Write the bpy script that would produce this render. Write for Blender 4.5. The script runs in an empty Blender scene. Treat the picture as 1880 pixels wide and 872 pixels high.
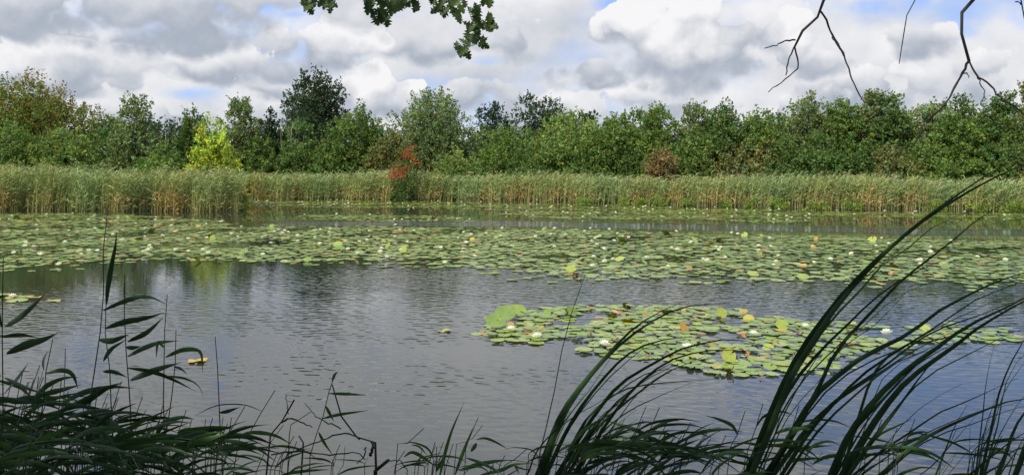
import bpy, math, random
import numpy as np
from mathutils import Vector
random.seed(7); RNG = np.random.default_rng(7)
R = math.radians
scene = bpy.context.scene
COL = scene.collection

# ------------------------------------------------------------------ camera
F, HZ, CH = 1434.0, 312.0, 2.3            # focal length in photo pixels, horizon row, eye height over the water
W, H = 1880.0, 872.0
cam_d = bpy.data.cameras.new('camera'); cam = bpy.data.objects.new('camera', cam_d); COL.objects.link(cam)
cam_d.sensor_width = 36.0; cam_d.lens = 36.0 * F / W
cam_d.shift_y = -(H / 2 - HZ) / W
cam_d.clip_start = 0.05; cam_d.clip_end = 9000
cam.location = (0, 0, CH); cam.rotation_euler = (R(90), 0, 0)
scene.camera = cam

def at(px, py, D):
    return np.array([(px - W / 2) / F * D, D, CH - (py - HZ) / F * D])
def ground_at(px, py, z=0.0):
    D = F * (CH - z) / (py - HZ)
    return np.array([(px - W / 2) / F * D, D, z])

# ------------------------------------------------------------------ node helper
class NT:
    def __init__(s, tree): s.t = tree; s.n = tree.nodes; s.l = tree.links
    def new(s, kind, **kw):
        n = s.n.new(kind)
        for k, v in kw.items(): setattr(n, k, v)
        return n
    def put(s, sock, v):
        if isinstance(v, bpy.types.NodeSocket): s.l.new(v, sock)
        elif v is not None: sock.default_value = v
    def m(s, op, a, b=None, c=None, clamp=False):
        n = s.new('ShaderNodeMath', operation=op, use_clamp=clamp)
        for i, v in enumerate((a, b, c)):
            if v is not None: s.put(n.inputs[i], v)
        return n.outputs[0]
    def vm(s, op, a, b=None):
        n = s.new('ShaderNodeVectorMath', operation=op)
        s.put(n.inputs[0], a)
        if b is not None: s.put(n.inputs[1], b)
        return n.outputs['Value'] if op in ('LENGTH', 'DOT_PRODUCT') else n.outputs['Vector']
    def noise(s, vec, scale, detail=4, rough=0.5, dist=0.0, out='Fac'):
        n = s.new('ShaderNodeTexNoise'); s.put(n.inputs['Vector'], vec)
        n.inputs['Scale'].default_value = scale; n.inputs['Detail'].default_value = detail
        n.inputs['Roughness'].default_value = rough; n.inputs['Distortion'].default_value = dist
        return n.outputs[out]
    def ramp(s, v, a, b, lo=0.0, hi=1.0, smooth=True):
        n = s.new('ShaderNodeMapRange', interpolation_type='SMOOTHSTEP' if smooth else 'LINEAR')
        for i, x in enumerate((v, a, b, lo, hi)): s.put(n.inputs[i], x)
        return n.outputs[0]
    def mix(s, f, a, b):
        n = s.new('ShaderNodeMix', data_type='RGBA')
        s.put(n.inputs[0], f); s.put(n.inputs[6], a); s.put(n.inputs[7], b)
        return n.outputs[2]

# ------------------------------------------------------------------ sky and sun
SUN_EL, SUN_AZ = R(47), R(218)            # azimuth clockwise from +Y: behind the camera, to its left
sdir = Vector((math.sin(SUN_AZ) * math.cos(SUN_EL), math.cos(SUN_AZ) * math.cos(SUN_EL), math.sin(SUN_EL)))
world = bpy.data.worlds.new('World'); scene.world = world; world.use_nodes = True
wt = world.node_tree; wt.nodes.clear(); N = NT(wt)
tc = N.new('ShaderNodeTexCoord').outputs['Generated']
sky = N.new('ShaderNodeTexSky', sky_type='NISHITA', sun_disc=False, sun_elevation=SUN_EL, sun_rotation=SUN_AZ)
sky.air_density = 1.0; sky.dust_density = 0.6; sky.ozone_density = 2.0
# cumulus banks, farthest first: centre x, top, base (photo rows give their bearing and height), half width, brightness
BANKS = [(150, -330, -20, 430, 1.), (1800, 150, 235, 150, .9), (1000, 150, 225, 150, .8), (250, 165, 235, 170, .75), (540, 150, 232, 120, .85), (1430, 150, 232, 130, .85),
         (1215, 128, 203, 105, 1.), (1600, 100, 185, 190, .95), (1840, 60, 165, 130, .95), (880, 118, 188, 105, .75), (690, 98, 198, 112, 1.15), (500, 128, 172, 70, .85),
         (1030, 78, 140, 120, .95), (120, 128, 170, 190, .7), (1450, 75, 130, 150, .85), (1140, 14, 70, 70, 1.05), (960, 5, 100, 90, .7), (1300, -50, 112, 230, 1.1), (1690, 30, 90, 95, .85), (800, 25, 100, 110, .66),
         (560, 15, 112, 130, 1.0), (420, 70, 135, 130, .95), (110, 50, 140, 190, .92), (300, -90, 44, 340, .62), (40, -60, 30, 200, .6)]
sep = N.new('ShaderNodeSeparateXYZ'); N.l.new(tc, sep.inputs[0]); dx, dy, dz = sep.outputs
fb = N.m('SUBTRACT', N.noise(tc, 8.0, 7, .55, .0), .5)
vor = N.new('ShaderNodeTexVoronoi', feature='F1'); N.put(vor.inputs['Vector'], N.vm('ADD', N.vm('MULTIPLY', tc, (1, 1, 1.35)), N.vm('MULTIPLY', N.vm('SUBTRACT', N.noise(tc, 22.0, 1, .5, 0, 'Color'), (.5, .5, .5)), (.03, .03, .03))))
vor.inputs['Scale'].default_value = 13.0; vor.inputs['Detail'].default_value = 1.0; vor.inputs['Roughness'].default_value = .5
puff = N.m('SUBTRACT', .42, vor.outputs['Distance'])
bil = N.m('ADD', N.m('MULTIPLY', fb, 1.3), N.m('MULTIPLY', puff, .6))
bil = N.m('MULTIPLY_ADD', N.m('SUBTRACT', N.noise(tc, 34.0, 4, .6), .5), .42, bil)
up = (-0.004, 0, 0.011)
rel = N.m('SUBTRACT', N.noise(tc, 14.0, 4, .55, .0), N.noise(N.vm('ADD', tc, up), 14.0, 4, .55, .0))
front = None
# the open deck that goes on all round: soft broken cloud
deck_p = N.vm('MULTIPLY', tc, (1.0, 1.0, 1.7))
da = N.noise(deck_p, 3.6, 5, .5); alpha = N.ramp(da, N.ramp(dz, .12, .30, .31, .36), N.ramp(dz, .12, .30, .54, .56))
db = N.noise(N.vm('ADD', deck_p, (-.02, 0, .05)), 3.6, 3, .5)
lit = N.m('MULTIPLY_ADD', N.m('SUBTRACT', da, db), 2.0, .66); lit = N.m('MULTIPLY_ADD', rel, .7, lit, clamp=True)
GREY, WHITE = (3.9, 4.35, 5.15, 1), (8.8, 8.75, 8.9, 1)
high = N.ramp(dz, .16, .42, 1.0, 1.4)                 # thinner, brighter cloud overhead
veil = N.mix(N.ramp(dz, .10, .30, .42, .02), N.mix(.55, N.vm('MULTIPLY', sky.outputs[0], (.75, .95, 1.35)), (2.4, 5.0, 12.0, 1)), (5.0, 6.5, 8.6, 1))
col = N.mix(alpha, veil, N.mix(lit, GREY, WHITE))
sc_ = N.new('ShaderNodeVectorMath', operation='SCALE'); N.l.new(col, sc_.inputs[0]); N.l.new(high, sc_.inputs[3]); col = sc_.outputs[0]
ahead = N.ramp(dy, .3, .5); idy = N.m('DIVIDE', 1.0, N.m('MAXIMUM', dy, .2)); U = N.m('MULTIPLY', dx, idy); V_ = N.m('MULTIPLY', dz, idy)
# gaps of clear sky ahead
for (px, py, sx, sy) in ((350, 172, 85, 20), (890, 112, 65, 16), (1120, 5, 70, 20), (1580, 12, 95, 24), (1760, 60, 70, 22), (780, 190, 30, 25), (545, 28, 40, 12), (60, 200, 70, 16), (1560, 190, 60, 16), (1930, -110, 560, 150), (1050, -70, 200, 24)):
    a_ = N.m('MULTIPLY', N.m('SUBTRACT', U, (px - W / 2) / F), F / sx); b_ = N.m('MULTIPLY', N.m('SUBTRACT', V_, (HZ - py) / F), F / sy)
    q = N.m('ADD', N.m('MULTIPLY', a_, a_), N.m('MULTIPLY', b_, b_)); g = N.ramp(N.m('ADD', N.m('SUBTRACT', 1.6 if sx > 400 else 1.0, q), N.m('MULTIPLY', bil, 1.6)), -.2, .9)
    col = N.mix(N.m('MULTIPLY', N.m('MULTIPLY', g, ahead), .85), col, veil)
for (px, top, base, half, br) in BANKS:
    u0, vb, vt = (px - W / 2) / F, (HZ - base) / F, (HZ - top) / F; hgt = vt - vb
    du = N.m('MULTIPLY', N.m('SUBTRACT', U, u0), F / (half * 1.12)); dv = N.m('MULTIPLY', N.m('SUBTRACT', V_, vb), 1 / hgt)
    dn = N.m('MAXIMUM', dv, N.m('MULTIPLY', dv, -1.9)); du2 = N.m('MULTIPLY', du, du)
    q = N.m('ADD', du2, N.m('MULTIPLY', dn, dn))
    field = N.m('ADD', N.m('SUBTRACT', 1.25, q), N.m('MULTIPLY', bil, 2.3))
    edge = N.ramp(dv, -.1, .45, .85, .13)                         # soft below, crisp on top
    al = N.m('MULTIPLY', N.ramp(N.m('DIVIDE', field, edge), 0.0, 1.0), ahead)
    l = N.ramp(N.m('ADD', dv, N.m('MULTIPLY', bil, 1.0)), -.34, .46); l = N.m('MULTIPLY_ADD', rel, 1.3, l)
    l = N.m('MULTIPLY', l, br, clamp=True)
    col = N.mix(al, col, N.mix(l, GREY, WHITE))
bg = N.new('ShaderNodeBackground'); N.put(bg.inputs[0], col); bg.inputs[1].default_value = 0.080
N.l.new(bg.outputs[0], N.new('ShaderNodeOutputWorld').inputs[0])
world.cycles.sampling_method = 'MANUAL'; world.cycles.sample_map_resolution = 512

sun_d = bpy.data.lights.new('sun', 'SUN'); sun_d.energy = 5.0; sun_d.angle = R(0.53); sun_d.color = (1.0, .93, .80)
sun = bpy.data.objects.new('sun', sun_d); COL.objects.link(sun); sun.location = (0, 0, 30)
sun.rotation_euler = (-sdir).to_track_quat('-Z', 'Y').to_euler()
vs = scene.view_settings; vs.view_transform = 'Standard'; vs.look = 'None'; vs.exposure = 0.4; vs.gamma = 1.0
scene.render.engine = 'CYCLES'
scene.cycles.max_bounces = 6; scene.cycles.transparent_max_bounces = 4; scene.cycles.use_denoising = True

# ------------------------------------------------------------------ materials
def mat(name):
    m = bpy.data.materials.new(name); m.use_nodes = True; m.node_tree.nodes.clear(); return m, NT(m.node_tree)
def out(n, sh): n.l.new(sh, n.new('ShaderNodeOutputMaterial').inputs[0])
def leaf_mat(name, rough=.5, spec=.35, trans=.3, color=None, var=.35, scale=6.0):
    m, n = mat(name)
    c = n.new('ShaderNodeAttribute', attribute_name='tint').outputs['Color'] if color is None else None
    if color is not None:
        no = n.noise(n.new('ShaderNodeTexCoord').outputs['Object'], scale, 3, .6)
        c = n.mix(n.ramp(no, .3, .7), tuple(x * (1 - var) for x in color) + (1,), tuple(min(1, x * (1 + var)) for x in color) + (1,))
    p = n.new('ShaderNodeBsdfPrincipled'); n.put(p.inputs['Base Color'], c)
    p.inputs['Roughness'].default_value = rough; p.inputs['Specular IOR Level'].default_value = spec
    sh = p.outputs[0]
    if trans:
        t = n.new('ShaderNodeBsdfTranslucent'); n.put(t.inputs[0], n.vm('MULTIPLY', c, (1.15, 1.25, .6)))
        x = n.new('ShaderNodeMixShader'); x.inputs[0].default_value = trans
        n.l.new(sh, x.inputs[1]); n.l.new(t.outputs[0], x.inputs[2]); sh = x.outputs[0]
    out(n, sh); return m
M = {}
M['leaf'] = leaf_mat('foliage', .6, .2, .36)
M['reed_far'] = leaf_mat('reed_straw', .6, .25, .25)
M['pad'] = leaf_mat('lily_pad_leaf', .32, .45, .06)
M['blade'] = leaf_mat('sedge_blade', .55, .15, .12, color=(.020, .044, .016), scale=9)
M['reed_leaf'] = leaf_mat('reed_leaf', .5, .2, .1, color=(.026, .055, .02), scale=7)
M['reed_light'] = leaf_mat('reed_leaf_fresh', .5, .25, .2, color=(.04, .09, .024), scale=7)
M['oak_leaf'] = leaf_mat('oak_leaf', .5, .25, .3, color=(.045, .08, .02), scale=14)
M['petal'] = leaf_mat('white_petal', .5, .3, .25, color=(.82, .82, .78), var=.05)
M['stamen'] = leaf_mat('yellow_stamen', .6, .2, 0, color=(.75, .5, .05), var=.2)
def bark(name, c0, c1, scale=14):
    m, n = mat(name); o = n.new('ShaderNodeTexCoord').outputs['Object']
    no = n.noise(n.vm('MULTIPLY', o, (1, 1, .3)), scale, 6, .65, .3)
    p = n.new('ShaderNodeBsdfPrincipled'); n.put(p.inputs['Base Color'], n.mix(n.ramp(no, .3, .7), c0 + (1,), c1 + (1,)))
    p.inputs['Roughness'].default_value = .85
    b = n.new('ShaderNodeBump'); b.inputs['Strength'].default_value = .5; b.inputs['Distance'].default_value = .02
    n.l.new(no, b.inputs['Height']); n.l.new(b.outputs[0], p.inputs['Normal']); out(n, p.outputs[0]); return m
M['bark'] = bark('bark', (.045, .036, .027), (.12, .10, .08))
M['twig'] = bark('dark_twig', (.010, .008, .008), (.028, .021, .019), 60)
M['snag'] = bark('grey_deadwood', (.13, .11, .09), (.27, .24, .2))
M['stem'] = leaf_mat('reed_stem', .5, .3, 0, color=(.022, .032, .014), scale=20)
M['bird'] = leaf_mat('white_feather', .6, .2, 0, color=(.8, .8, .8), var=.05)

# water: slopes of small wind ripples as a true normal field, calm in the lee of pads and bank
def water_mat():
    m, n = mat('pond_water'); g = n.new('ShaderNodeNewGeometry').outputs['Position']
    sx = n.new('ShaderNodeSeparateXYZ'); n.l.new(g, sx.inputs[0]); X, Y = sx.outputs[0], sx.outputs[1]
    # ripples: trains of small wind waves, wandering in phase, plus fine chop
    def slopes(vec, sc, det, off):
        c = n.noise(n.vm('ADD', n.vm('MULTIPLY', vec, sc), off), 1.0, det, .55, .3, 'Color')
        return n.vm('SUBTRACT', c, (.5, .5, .5))
    v = n.vm('MULTIPLY', slopes(g, (9, 20, 1), 2, (7, 3, 0)), (.22, .28, 0))
    for (ax, ay, lam, am, fs, ph) in ((.12, 1, .13, .075, 2.0, 1.6), (-.34, .94, .19, .07, 1.4, 1.8), (.45, .9, .09, .06, 3.0, 1.5), (.3, .95, .26, .04, 1.0, 2.0)):
        d = n.vm('DOT_PRODUCT', g, (ax, ay, 0)); wn = n.noise(n.vm('ADD', n.vm('MULTIPLY', g, (fs, fs * 1.6, 0)), (lam * 90, 1, 0)), 1.0, 2, .5)
        phs = n.m('MULTIPLY_ADD', d, 6.2832 / lam, n.m('MULTIPLY', wn, ph * 6.2832))
        wv_ = n.m('MULTIPLY', n.m('SINE', phs), am)
        scv = n.new('ShaderNodeVectorMath', operation='SCALE'); scv.inputs[0].default_value = (ax, ay, 0); n.l.new(wv_, scv.inputs[3]); v = n.vm('ADD', v, scv.outputs[0])
    # patches of wind
    wv = n.vm('MULTIPLY', g, (.05, .16, 0))
    wind = n.ramp(n.noise(n.vm('MULTIPLY', g, (.09, .22, 0)), 1.0, 3, .55), .38, .62, .35, 1.25)
    near = n.ramp(Y, 5.8, 9.0, .30, 1.0)                # sheltered by the bank
    far = n.ramp(Y, 17.0, 22.0, 1.0, .09)               # damped among the pads and beyond
    left = n.m('SUBTRACT', 1.0, n.m('MULTIPLY', n.ramp(X, -7.0, -1.0, 1.0, 0.0), n.ramp(Y, 12.0, 17.0, 0.0, .85)))
    line = n.m('ADD', n.m('SUBTRACT', Y, 33.4), n.m('MULTIPLY', n.m('MAXIMUM', X, 0.0), .27))
    line = n.m('ADD', line, n.m('MULTIPLY', n.m('SUBTRACT', n.noise(wv, 3.0, 2), .5), 3.0))
    streak = n.m('MULTIPLY', n.ramp(n.m('ABSOLUTE', line), 1.0, 2.4, 1.0, 0.0), n.ramp(X, -13.0, -8.0))
    amp = n.m('MULTIPLY', n.m('MULTIPLY', wind, near), n.m('MULTIPLY', far, left))
    amp = n.m('MAXIMUM', amp, n.m('MULTIPLY', streak, 2.6))
    amp = n.m('MULTIPLY', amp, .42)
    sc = n.new('ShaderNodeVectorMath', operation='SCALE'); n.l.new(v, sc.inputs[0]); n.l.new(amp, sc.inputs[3])
    nor = n.vm('NORMALIZE', n.vm('ADD', sc.outputs[0], (0, 0, 1)))
    p = n.new('ShaderNodeBsdfPrincipled'); p.inputs['Base Color'].default_value = (.018, .022, .017, 1)
    p.inputs['Roughness'].default_value = .03; p.inputs['IOR'].default_value = 1.5
    n.l.new(nor, p.inputs['Normal']); out(n, p.outputs[0]); return m
M['water'] = water_mat()
def ground_mat():
    m, n = mat('bank_soil_and_grass'); g = n.new('ShaderNodeNewGeometry').outputs['Position']
    a = n.noise(g, .8, 8, .6); b = n.noise(g, 14, 5, .6)
    c = n.mix(n.ramp(a, .35, .65), (.035, .05, .018, 1), (.07, .055, .03, 1))
    c = n.mix(n.ramp(b, .45, .75), c, (.055, .085, .025, 1))
    p = n.new('ShaderNodeBsdfPrincipled'); n.l.new(c, p.inputs['Base Color']); p.inputs['Roughness'].default_value = .9
    bu = n.new('ShaderNodeBump'); bu.inputs['Distance'].default_value = .05; n.l.new(b, bu.inputs['Height']); n.l.new(bu.outputs[0], p.inputs['Normal'])
    out(n, p.outputs[0]); return m
M['ground'] = ground_mat()

# ------------------------------------------------------------------ mesh helpers
def tag(o, label=None, cat=None, group=None, kind=None):
    for k, v in (('label', label), ('category', cat), ('group', group), ('kind', kind)):
        if v: o[k] = v
    return o
def obj(name, me, parent=None, loc=None, rot=None, scale=None):
    o = bpy.data.objects.new(name, me); COL.objects.link(o)
    if parent is not None: o.parent = parent
    if loc is not None: o.location = loc
    if rot is not None: o.rotation_euler = rot
    if scale is not None: o.scale = scale
    return o
def empty(name, loc=(0, 0, 0)):
    return obj(name, None, loc=tuple(loc))
def mesh(name, V, faces, material, tint=None, smooth=True):
    """V (n,3); faces: list of int arrays (k, nverts); tint (n,3)"""
    me = bpy.data.meshes.new(name)
    V = np.asarray(V, dtype=np.float32); faces = [np.asarray(f, dtype=np.int32) for f in faces if len(f)]
    loops = np.concatenate([f.ravel() for f in faces]); tot = np.concatenate([np.full(len(f), f.shape[1], np.int32) for f in faces])
    st = np.concatenate([[0], np.cumsum(tot)[:-1]]).astype(np.int32)
    me.vertices.add(len(V)); me.vertices.foreach_set('co', V.ravel())
    me.loops.add(len(loops)); me.loops.foreach_set('vertex_index', loops)
    me.polygons.add(len(tot)); me.polygons.foreach_set('loop_start', st); me.polygons.foreach_set('loop_total', tot)
    if smooth: me.polygons.foreach_set('use_smooth', np.ones(len(tot), dtype=bool))
    me.update(calc_edges=True); me.validate()
    if tint is not None:
        a = me.attributes.new('tint', 'FLOAT_COLOR', 'POINT')
        a.data.foreach_set('color', np.concatenate([np.asarray(tint, np.float32), np.ones((len(V), 1), np.float32)], 1).ravel())
    me.materials.append(material)
    return me
class MB:
    """collects tubes and ribbons into one mesh"""
    def __init__(s): s.V = []; s.q = []; s.t = []; s.n = 0
    def add(s, V, q=(), t=()):
        s.V.append(np.asarray(V, float)); s.q += [tuple(i + s.n for i in f) for f in q]; s.t += [tuple(i + s.n for i in f) for f in t]; s.n += len(V)
    def tube(s, P, rad, k=6):
        P = np.asarray(P, float); n = len(P); T = np.gradient(P, axis=0); V = []
        for i in range(n):
            t = T[i] / (np.linalg.norm(T[i]) + 1e-9); ref = np.array([0, 1, 0]) if abs(t[1]) < .9 else np.array([1, 0, 0])
            u = np.cross(t, ref); u /= np.linalg.norm(u); w = np.cross(t, u)
            for j in range(k):
                a = 2 * math.pi * j / k; V.append(P[i] + rad[i] * (math.cos(a) * u + math.sin(a) * w))
        V.append(P[-1] + T[-1] / (np.linalg.norm(T[-1]) + 1e-9) * rad[-1]); V.append(P[0])
        q = [(i * k + j, i * k + (j + 1) % k, (i + 1) * k + (j + 1) % k, (i + 1) * k + j) for i in range(n - 1) for j in range(k)]
        t = [((n - 1) * k + j, (n - 1) * k + (j + 1) % k, n * k) for j in range(k)] + [((j + 1) % k, j, n * k + 1) for j in range(k)]
        s.add(V, q, t)
    def ribbon(s, P, wid, twist=0.0, fold=.25, view=(0, 1, 0), dtw=0.0):
        """folded blade: midrib lower than both edges"""
        P = np.asarray(P, float); n = len(P); T = np.gradient(P, axis=0); V = []
        vw = np.asarray(view, float)
        for i in range(n):
            t = T[i] / (np.linalg.norm(T[i]) + 1e-9)
            u = np.cross(t, vw); l = np.linalg.norm(u); u = u / l if l > 1e-4 else np.array([1., 0, 0]); w = np.cross(u, t)
            a = twist + dtw * i / n; sd = math.cos(a) * u + math.sin(a) * w; nn = np.cross(sd, t)
            h = wid[i] * .5
            V += [P[i] - sd * h + nn * h * fold, P[i] - nn * h * fold, P[i] + sd * h + nn * h * fold]
        q = []
        for i in range(n - 1):
            b = i * 3; q += [(b, b + 1, b + 4, b + 3), (b + 1, b + 2, b + 5, b + 4)]
        s.add(V, q)
    def build(s, name, material):
        return mesh(name, np.concatenate(s.V), [s.q, s.t], material)
def smooth_path(P, n):
    """Catmull-Rom through P, resampled to n points"""
    P = np.asarray(P, float)
    if len(P) == 2: return P[0] + (P[1] - P[0]) * np.linspace(0, 1, n)[:, None]
    Q = np.vstack([2 * P[0] - P[1], P, 2 * P[-1] - P[-2]]); L = np.concatenate([[0], np.cumsum(np.linalg.norm(np.diff(P, axis=0), axis=1))])
    res = []
    for s in np.linspace(0, L[-1], n):
        i = min(int(np.searchsorted(L, s, 'right')) - 1, len(P) - 2); t = (s - L[i]) / max(L[i + 1] - L[i], 1e-9)
        a, b, c, d = Q[i:i + 4]
        res.append(.5 * ((2 * b) + (-a + c) * t + (2 * a - 5 * b + 4 * c - d) * t * t + (-a + 3 * b - 3 * c + d) * t ** 3))
    return np.array(res)
def unit(v): return v / (np.linalg.norm(v, axis=-1, keepdims=True) + 1e-9)
def leaf_cards(C, D, L, Wd, tint, droop=0.0):
    """rhombic leaves: centre base C, direction D, length L, width Wd -> V, quads, tint"""
    n = len(C); r = unit(RNG.normal(size=(n, 3))); S = unit(np.cross(D, r)); Nn = np.cross(D, S)
    L = L[:, None]; Wd = Wd[:, None]
    tip = C + D * L; tip[:, 2] -= droop * L[:, 0]
    mid = C + D * L * .45 + Nn * L * .08
    V = np.stack([C, mid + S * Wd * .5, tip, mid - S * Wd * .5], 1).reshape(-1, 3)
    q = np.arange(n * 4).reshape(n, 4)
    return V, q, np.repeat(tint, 4, axis=0)

# ------------------------------------------------------------------ ground, water
SH = np.array([(-3000, 46), (-200, 46), (-22, 46), (-19, 60), (-5, 58.5), (3, 54.5), (14, 49.5), (24, 46.0), (34, 43.5), (60, 40), (200, 36), (3000, 36)], float)
def shore(x): return np.interp(x, SH[:, 0], SH[:, 1])
def gz(x, y):
    x = np.asarray(x, float); y = np.asarray(y, float)
    far = np.clip((y - shore(x)) * .16, -.9, .35)
    near = np.interp(y, [-4, 0.6, 1.6, 3.0, 3.8, 7.0], [.85, .72, .45, .06, -.12, -.9])
    side = np.clip((np.abs(x) - 110) * .1, -.9, .35)
    return np.maximum(np.maximum(far, near), side) + .03 * np.sin(x * 1.7 + y * .6) * np.cos(y * 2.1 - x * .4)
xs = np.unique(np.concatenate([np.linspace(-60, 60, 200), np.geomspace(60, 3500, 24), -np.geomspace(60, 3500, 24)]))
ys = np.unique(np.concatenate([np.linspace(-8, 10, 60), np.linspace(10, 90, 80), np.geomspace(90, 5000, 24), -np.geomspace(8, 1500, 12)]))
GX, GY = np.meshgrid(xs, ys); GZ = gz(GX, GY); nx, ny = len(xs), len(ys)
I = (np.arange(ny - 1)[:, None] * nx + np.arange(nx - 1)[None]).ravel()
obj('ground', mesh('ground', np.stack([GX, GY, GZ], -1).reshape(-1, 3), [np.stack([I, I + 1, I + nx + 1, I + nx], 1)], M['ground']))['kind'] = 'structure'
wx = np.linspace(-112, 112, 40); wy = np.linspace(2.2, 64, 30); WX, WY = np.meshgrid(wx, wy)
I = (np.arange(29)[:, None] * 40 + np.arange(39)[None]).ravel()
obj('pond_water', mesh('pond_water', np.stack([WX, WY, WX * 0], -1).reshape(-1, 3), [np.stack([I, I + 1, I + 41, I + 40], 1)], M['water']))['kind'] = 'structure'

# ------------------------------------------------------------------ trees
PAL = {  # base tint, spread
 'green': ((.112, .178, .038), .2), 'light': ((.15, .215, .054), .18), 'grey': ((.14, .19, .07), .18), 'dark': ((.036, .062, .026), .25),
 'mid': ((.082, .138, .034), .22), 'olive': ((.155, .165, .055), .2), 'orange': ((.20, .14, .03), .3), 'yellow': ((.36, .42, .05), .22),
 'brown': ((.19, .145, .06), .25), 'red': ((.10, .12, .04), .3)}
def make_crown(Hh, Rr, pal, nleaf, leaf=.12, low=.08, top=.0, shape='round', clear=None, rng=RNG, lobes=None):
    """leaf clumps on lobes spread through the crown volume; returns mesh arrays + lobe centres"""
    nl = lobes or int(rng.integers(16, 24)); Cn = []; Rad = []
    for i in range(nl):
        t = (i + rng.random()) / nl
        env = {'round': math.sin(math.pi * min(1, .14 + .86 * t)) ** .6, 'cone': (1 - t) ** .6 * .95 + .12, 'oak': math.sin(math.pi * (.18 + .78 * t)) ** .5,
               'spread': (.45 + .55 * math.sin(math.pi * (.1 + .85 * t)))}[shape]
        a = i * 2.4 + rng.random() * 1.2; rr = Rr * env * (.2 + .5 * rng.random())
        rad = Rr * (.34 + .2 * rng.random()) * (.46 + .54 * env)
        z = Hh * low + t * (Hh * (1 - low) - rad * .9 - .30 * (Rr / 2.6) ** .5) + rng.normal(0, .12)
        Cn.append((rr * math.cos(a), rr * math.sin(a), max(z, rad * .6 + low * Hh))); Rad.append(rad)
    Cn = np.array(Cn); Rad = np.array(Rad)
    per = 13; ns = nleaf // per
    li = rng.choice(nl, ns, p=Rad ** 2 / np.sum(Rad ** 2)); d = rng.normal(size=(ns, 3)); d[:, 2] += .35; d = unit(d)
    base = Cn[li] + d * (Rad[li] * np.clip(rng.normal(.84, .18, ns), .3, 1.15))[:, None] * np.array([1, 1, .82])
    sd = unit(d + np.array([0, 0, .55]) + rng.normal(size=(ns, 3)) * .45); sl = rng.uniform(.25, .6, ns) * (Rr / 2.6) ** .5
    nt = int(ns * .07)                                  # leading shoots that break the outline
    k = np.argsort(-(base[:, 2] + rng.normal(0, Hh * .12, ns)))[:nt]; sl[k] *= rng.uniform(1.1, 1.7, nt); sd[k] = unit(sd[k] + np.array([0, 0, 1.3]))
    lobe_t = rng.normal(1, .13, nl); sh_t = rng.normal(1, .14, ns) * lobe_t[li]
    hue = rng.normal(0, .10, ns)
    s = rng.random((ns, per)); Cc = base[:, None] + sd[:, None] * (sl[:, None] * s)[..., None] + rng.normal(size=(ns, per, 3)) * (.055 * (1.2 - s) * (Rr / 2.6) ** .5 + .03)[..., None]
    ld = unit(sd[:, None] * .5 + rng.normal(size=(ns, per, 3)) * .8 + np.array([0, 0, .05]))
    c0, sp = PAL[pal]; c0 = np.array(c0)
    tt = (sh_t[:, None] * rng.normal(1, sp * .38, (ns, per))).clip(.35, 1.9)[..., None] * c0
    tt = tt * (1 + hue[:, None, None] * np.array([1.6, .2, -.5])).clip(.3, 2)
    if pal == 'orange':
        g = (rng.random(nl) < .4)[li]; tt[g] = tt[g] * np.array([.62, 1.15, 1.1])
    if pal == 'yellow':
        g = (rng.random(ns) < .28); tt[g] = tt[g] * np.array([.5, .72, .9])
    Cc = Cc.reshape(-1, 3); ld = ld.reshape(-1, 3); tt = tt.reshape(-1, 3).clip(.004, .9)
    if clear is not None:
        kx = clear(Cc); Cc, ld, tt = Cc[kx], ld[kx], tt[kx]
    n = len(Cc); Ls = rng.uniform(.75, 1.3, n) * leaf
    V, q, tn = leaf_cards(Cc, ld, Ls, Ls * rng.uniform(.5, .75, n), tt)
    return V, q, tn, Cn, Rad
def trunk_mesh(Hh, Rr, Cn, rng=RNG, r0=None):
    mb = MB(); r0 = r0 or (.03 * Hh ** .9); top = Hh * .8
    P = smooth_path([(0, 0, -.25), (rng.normal(0, .05), rng.normal(0, .05), top * .3), (rng.normal(0, .12), rng.normal(0, .12), top * .65), (rng.normal(0, .15), rng.normal(0, .15), top)], 9)
    mb.tube(P, np.linspace(r0, r0 * .22, 9), 8)
    for c in Cn:
        hz = math.hypot(c[0], c[1]); z0 = max(.12 * Hh, c[2] - hz * .9 - .2); z0 = min(z0, top * .95)
        s = np.array([np.interp(z0, P[:, 2], P[:, 0]), np.interp(z0, P[:, 2], P[:, 1]), z0]); r = r0 * .42 * (1 - .6 * z0 / Hh)
        mid = s * .45 + c * .55 + np.array([0, 0, -.08 * hz]); Q = smooth_path([s, mid, c], 6); mb.tube(Q, np.linspace(r, r * .2, 6), 5)
        for j in range(3):
            e = c + rng.normal(size=3) * np.array([.3, .3, .25]) * Rr * .5; mb.tube(smooth_path([mid, (mid + e) / 2 + rng.normal(size=3) * .08, e], 4), np.linspace(r * .4, r * .1, 4), 4)
    return mb.build('trunk', M['bark'])
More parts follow.
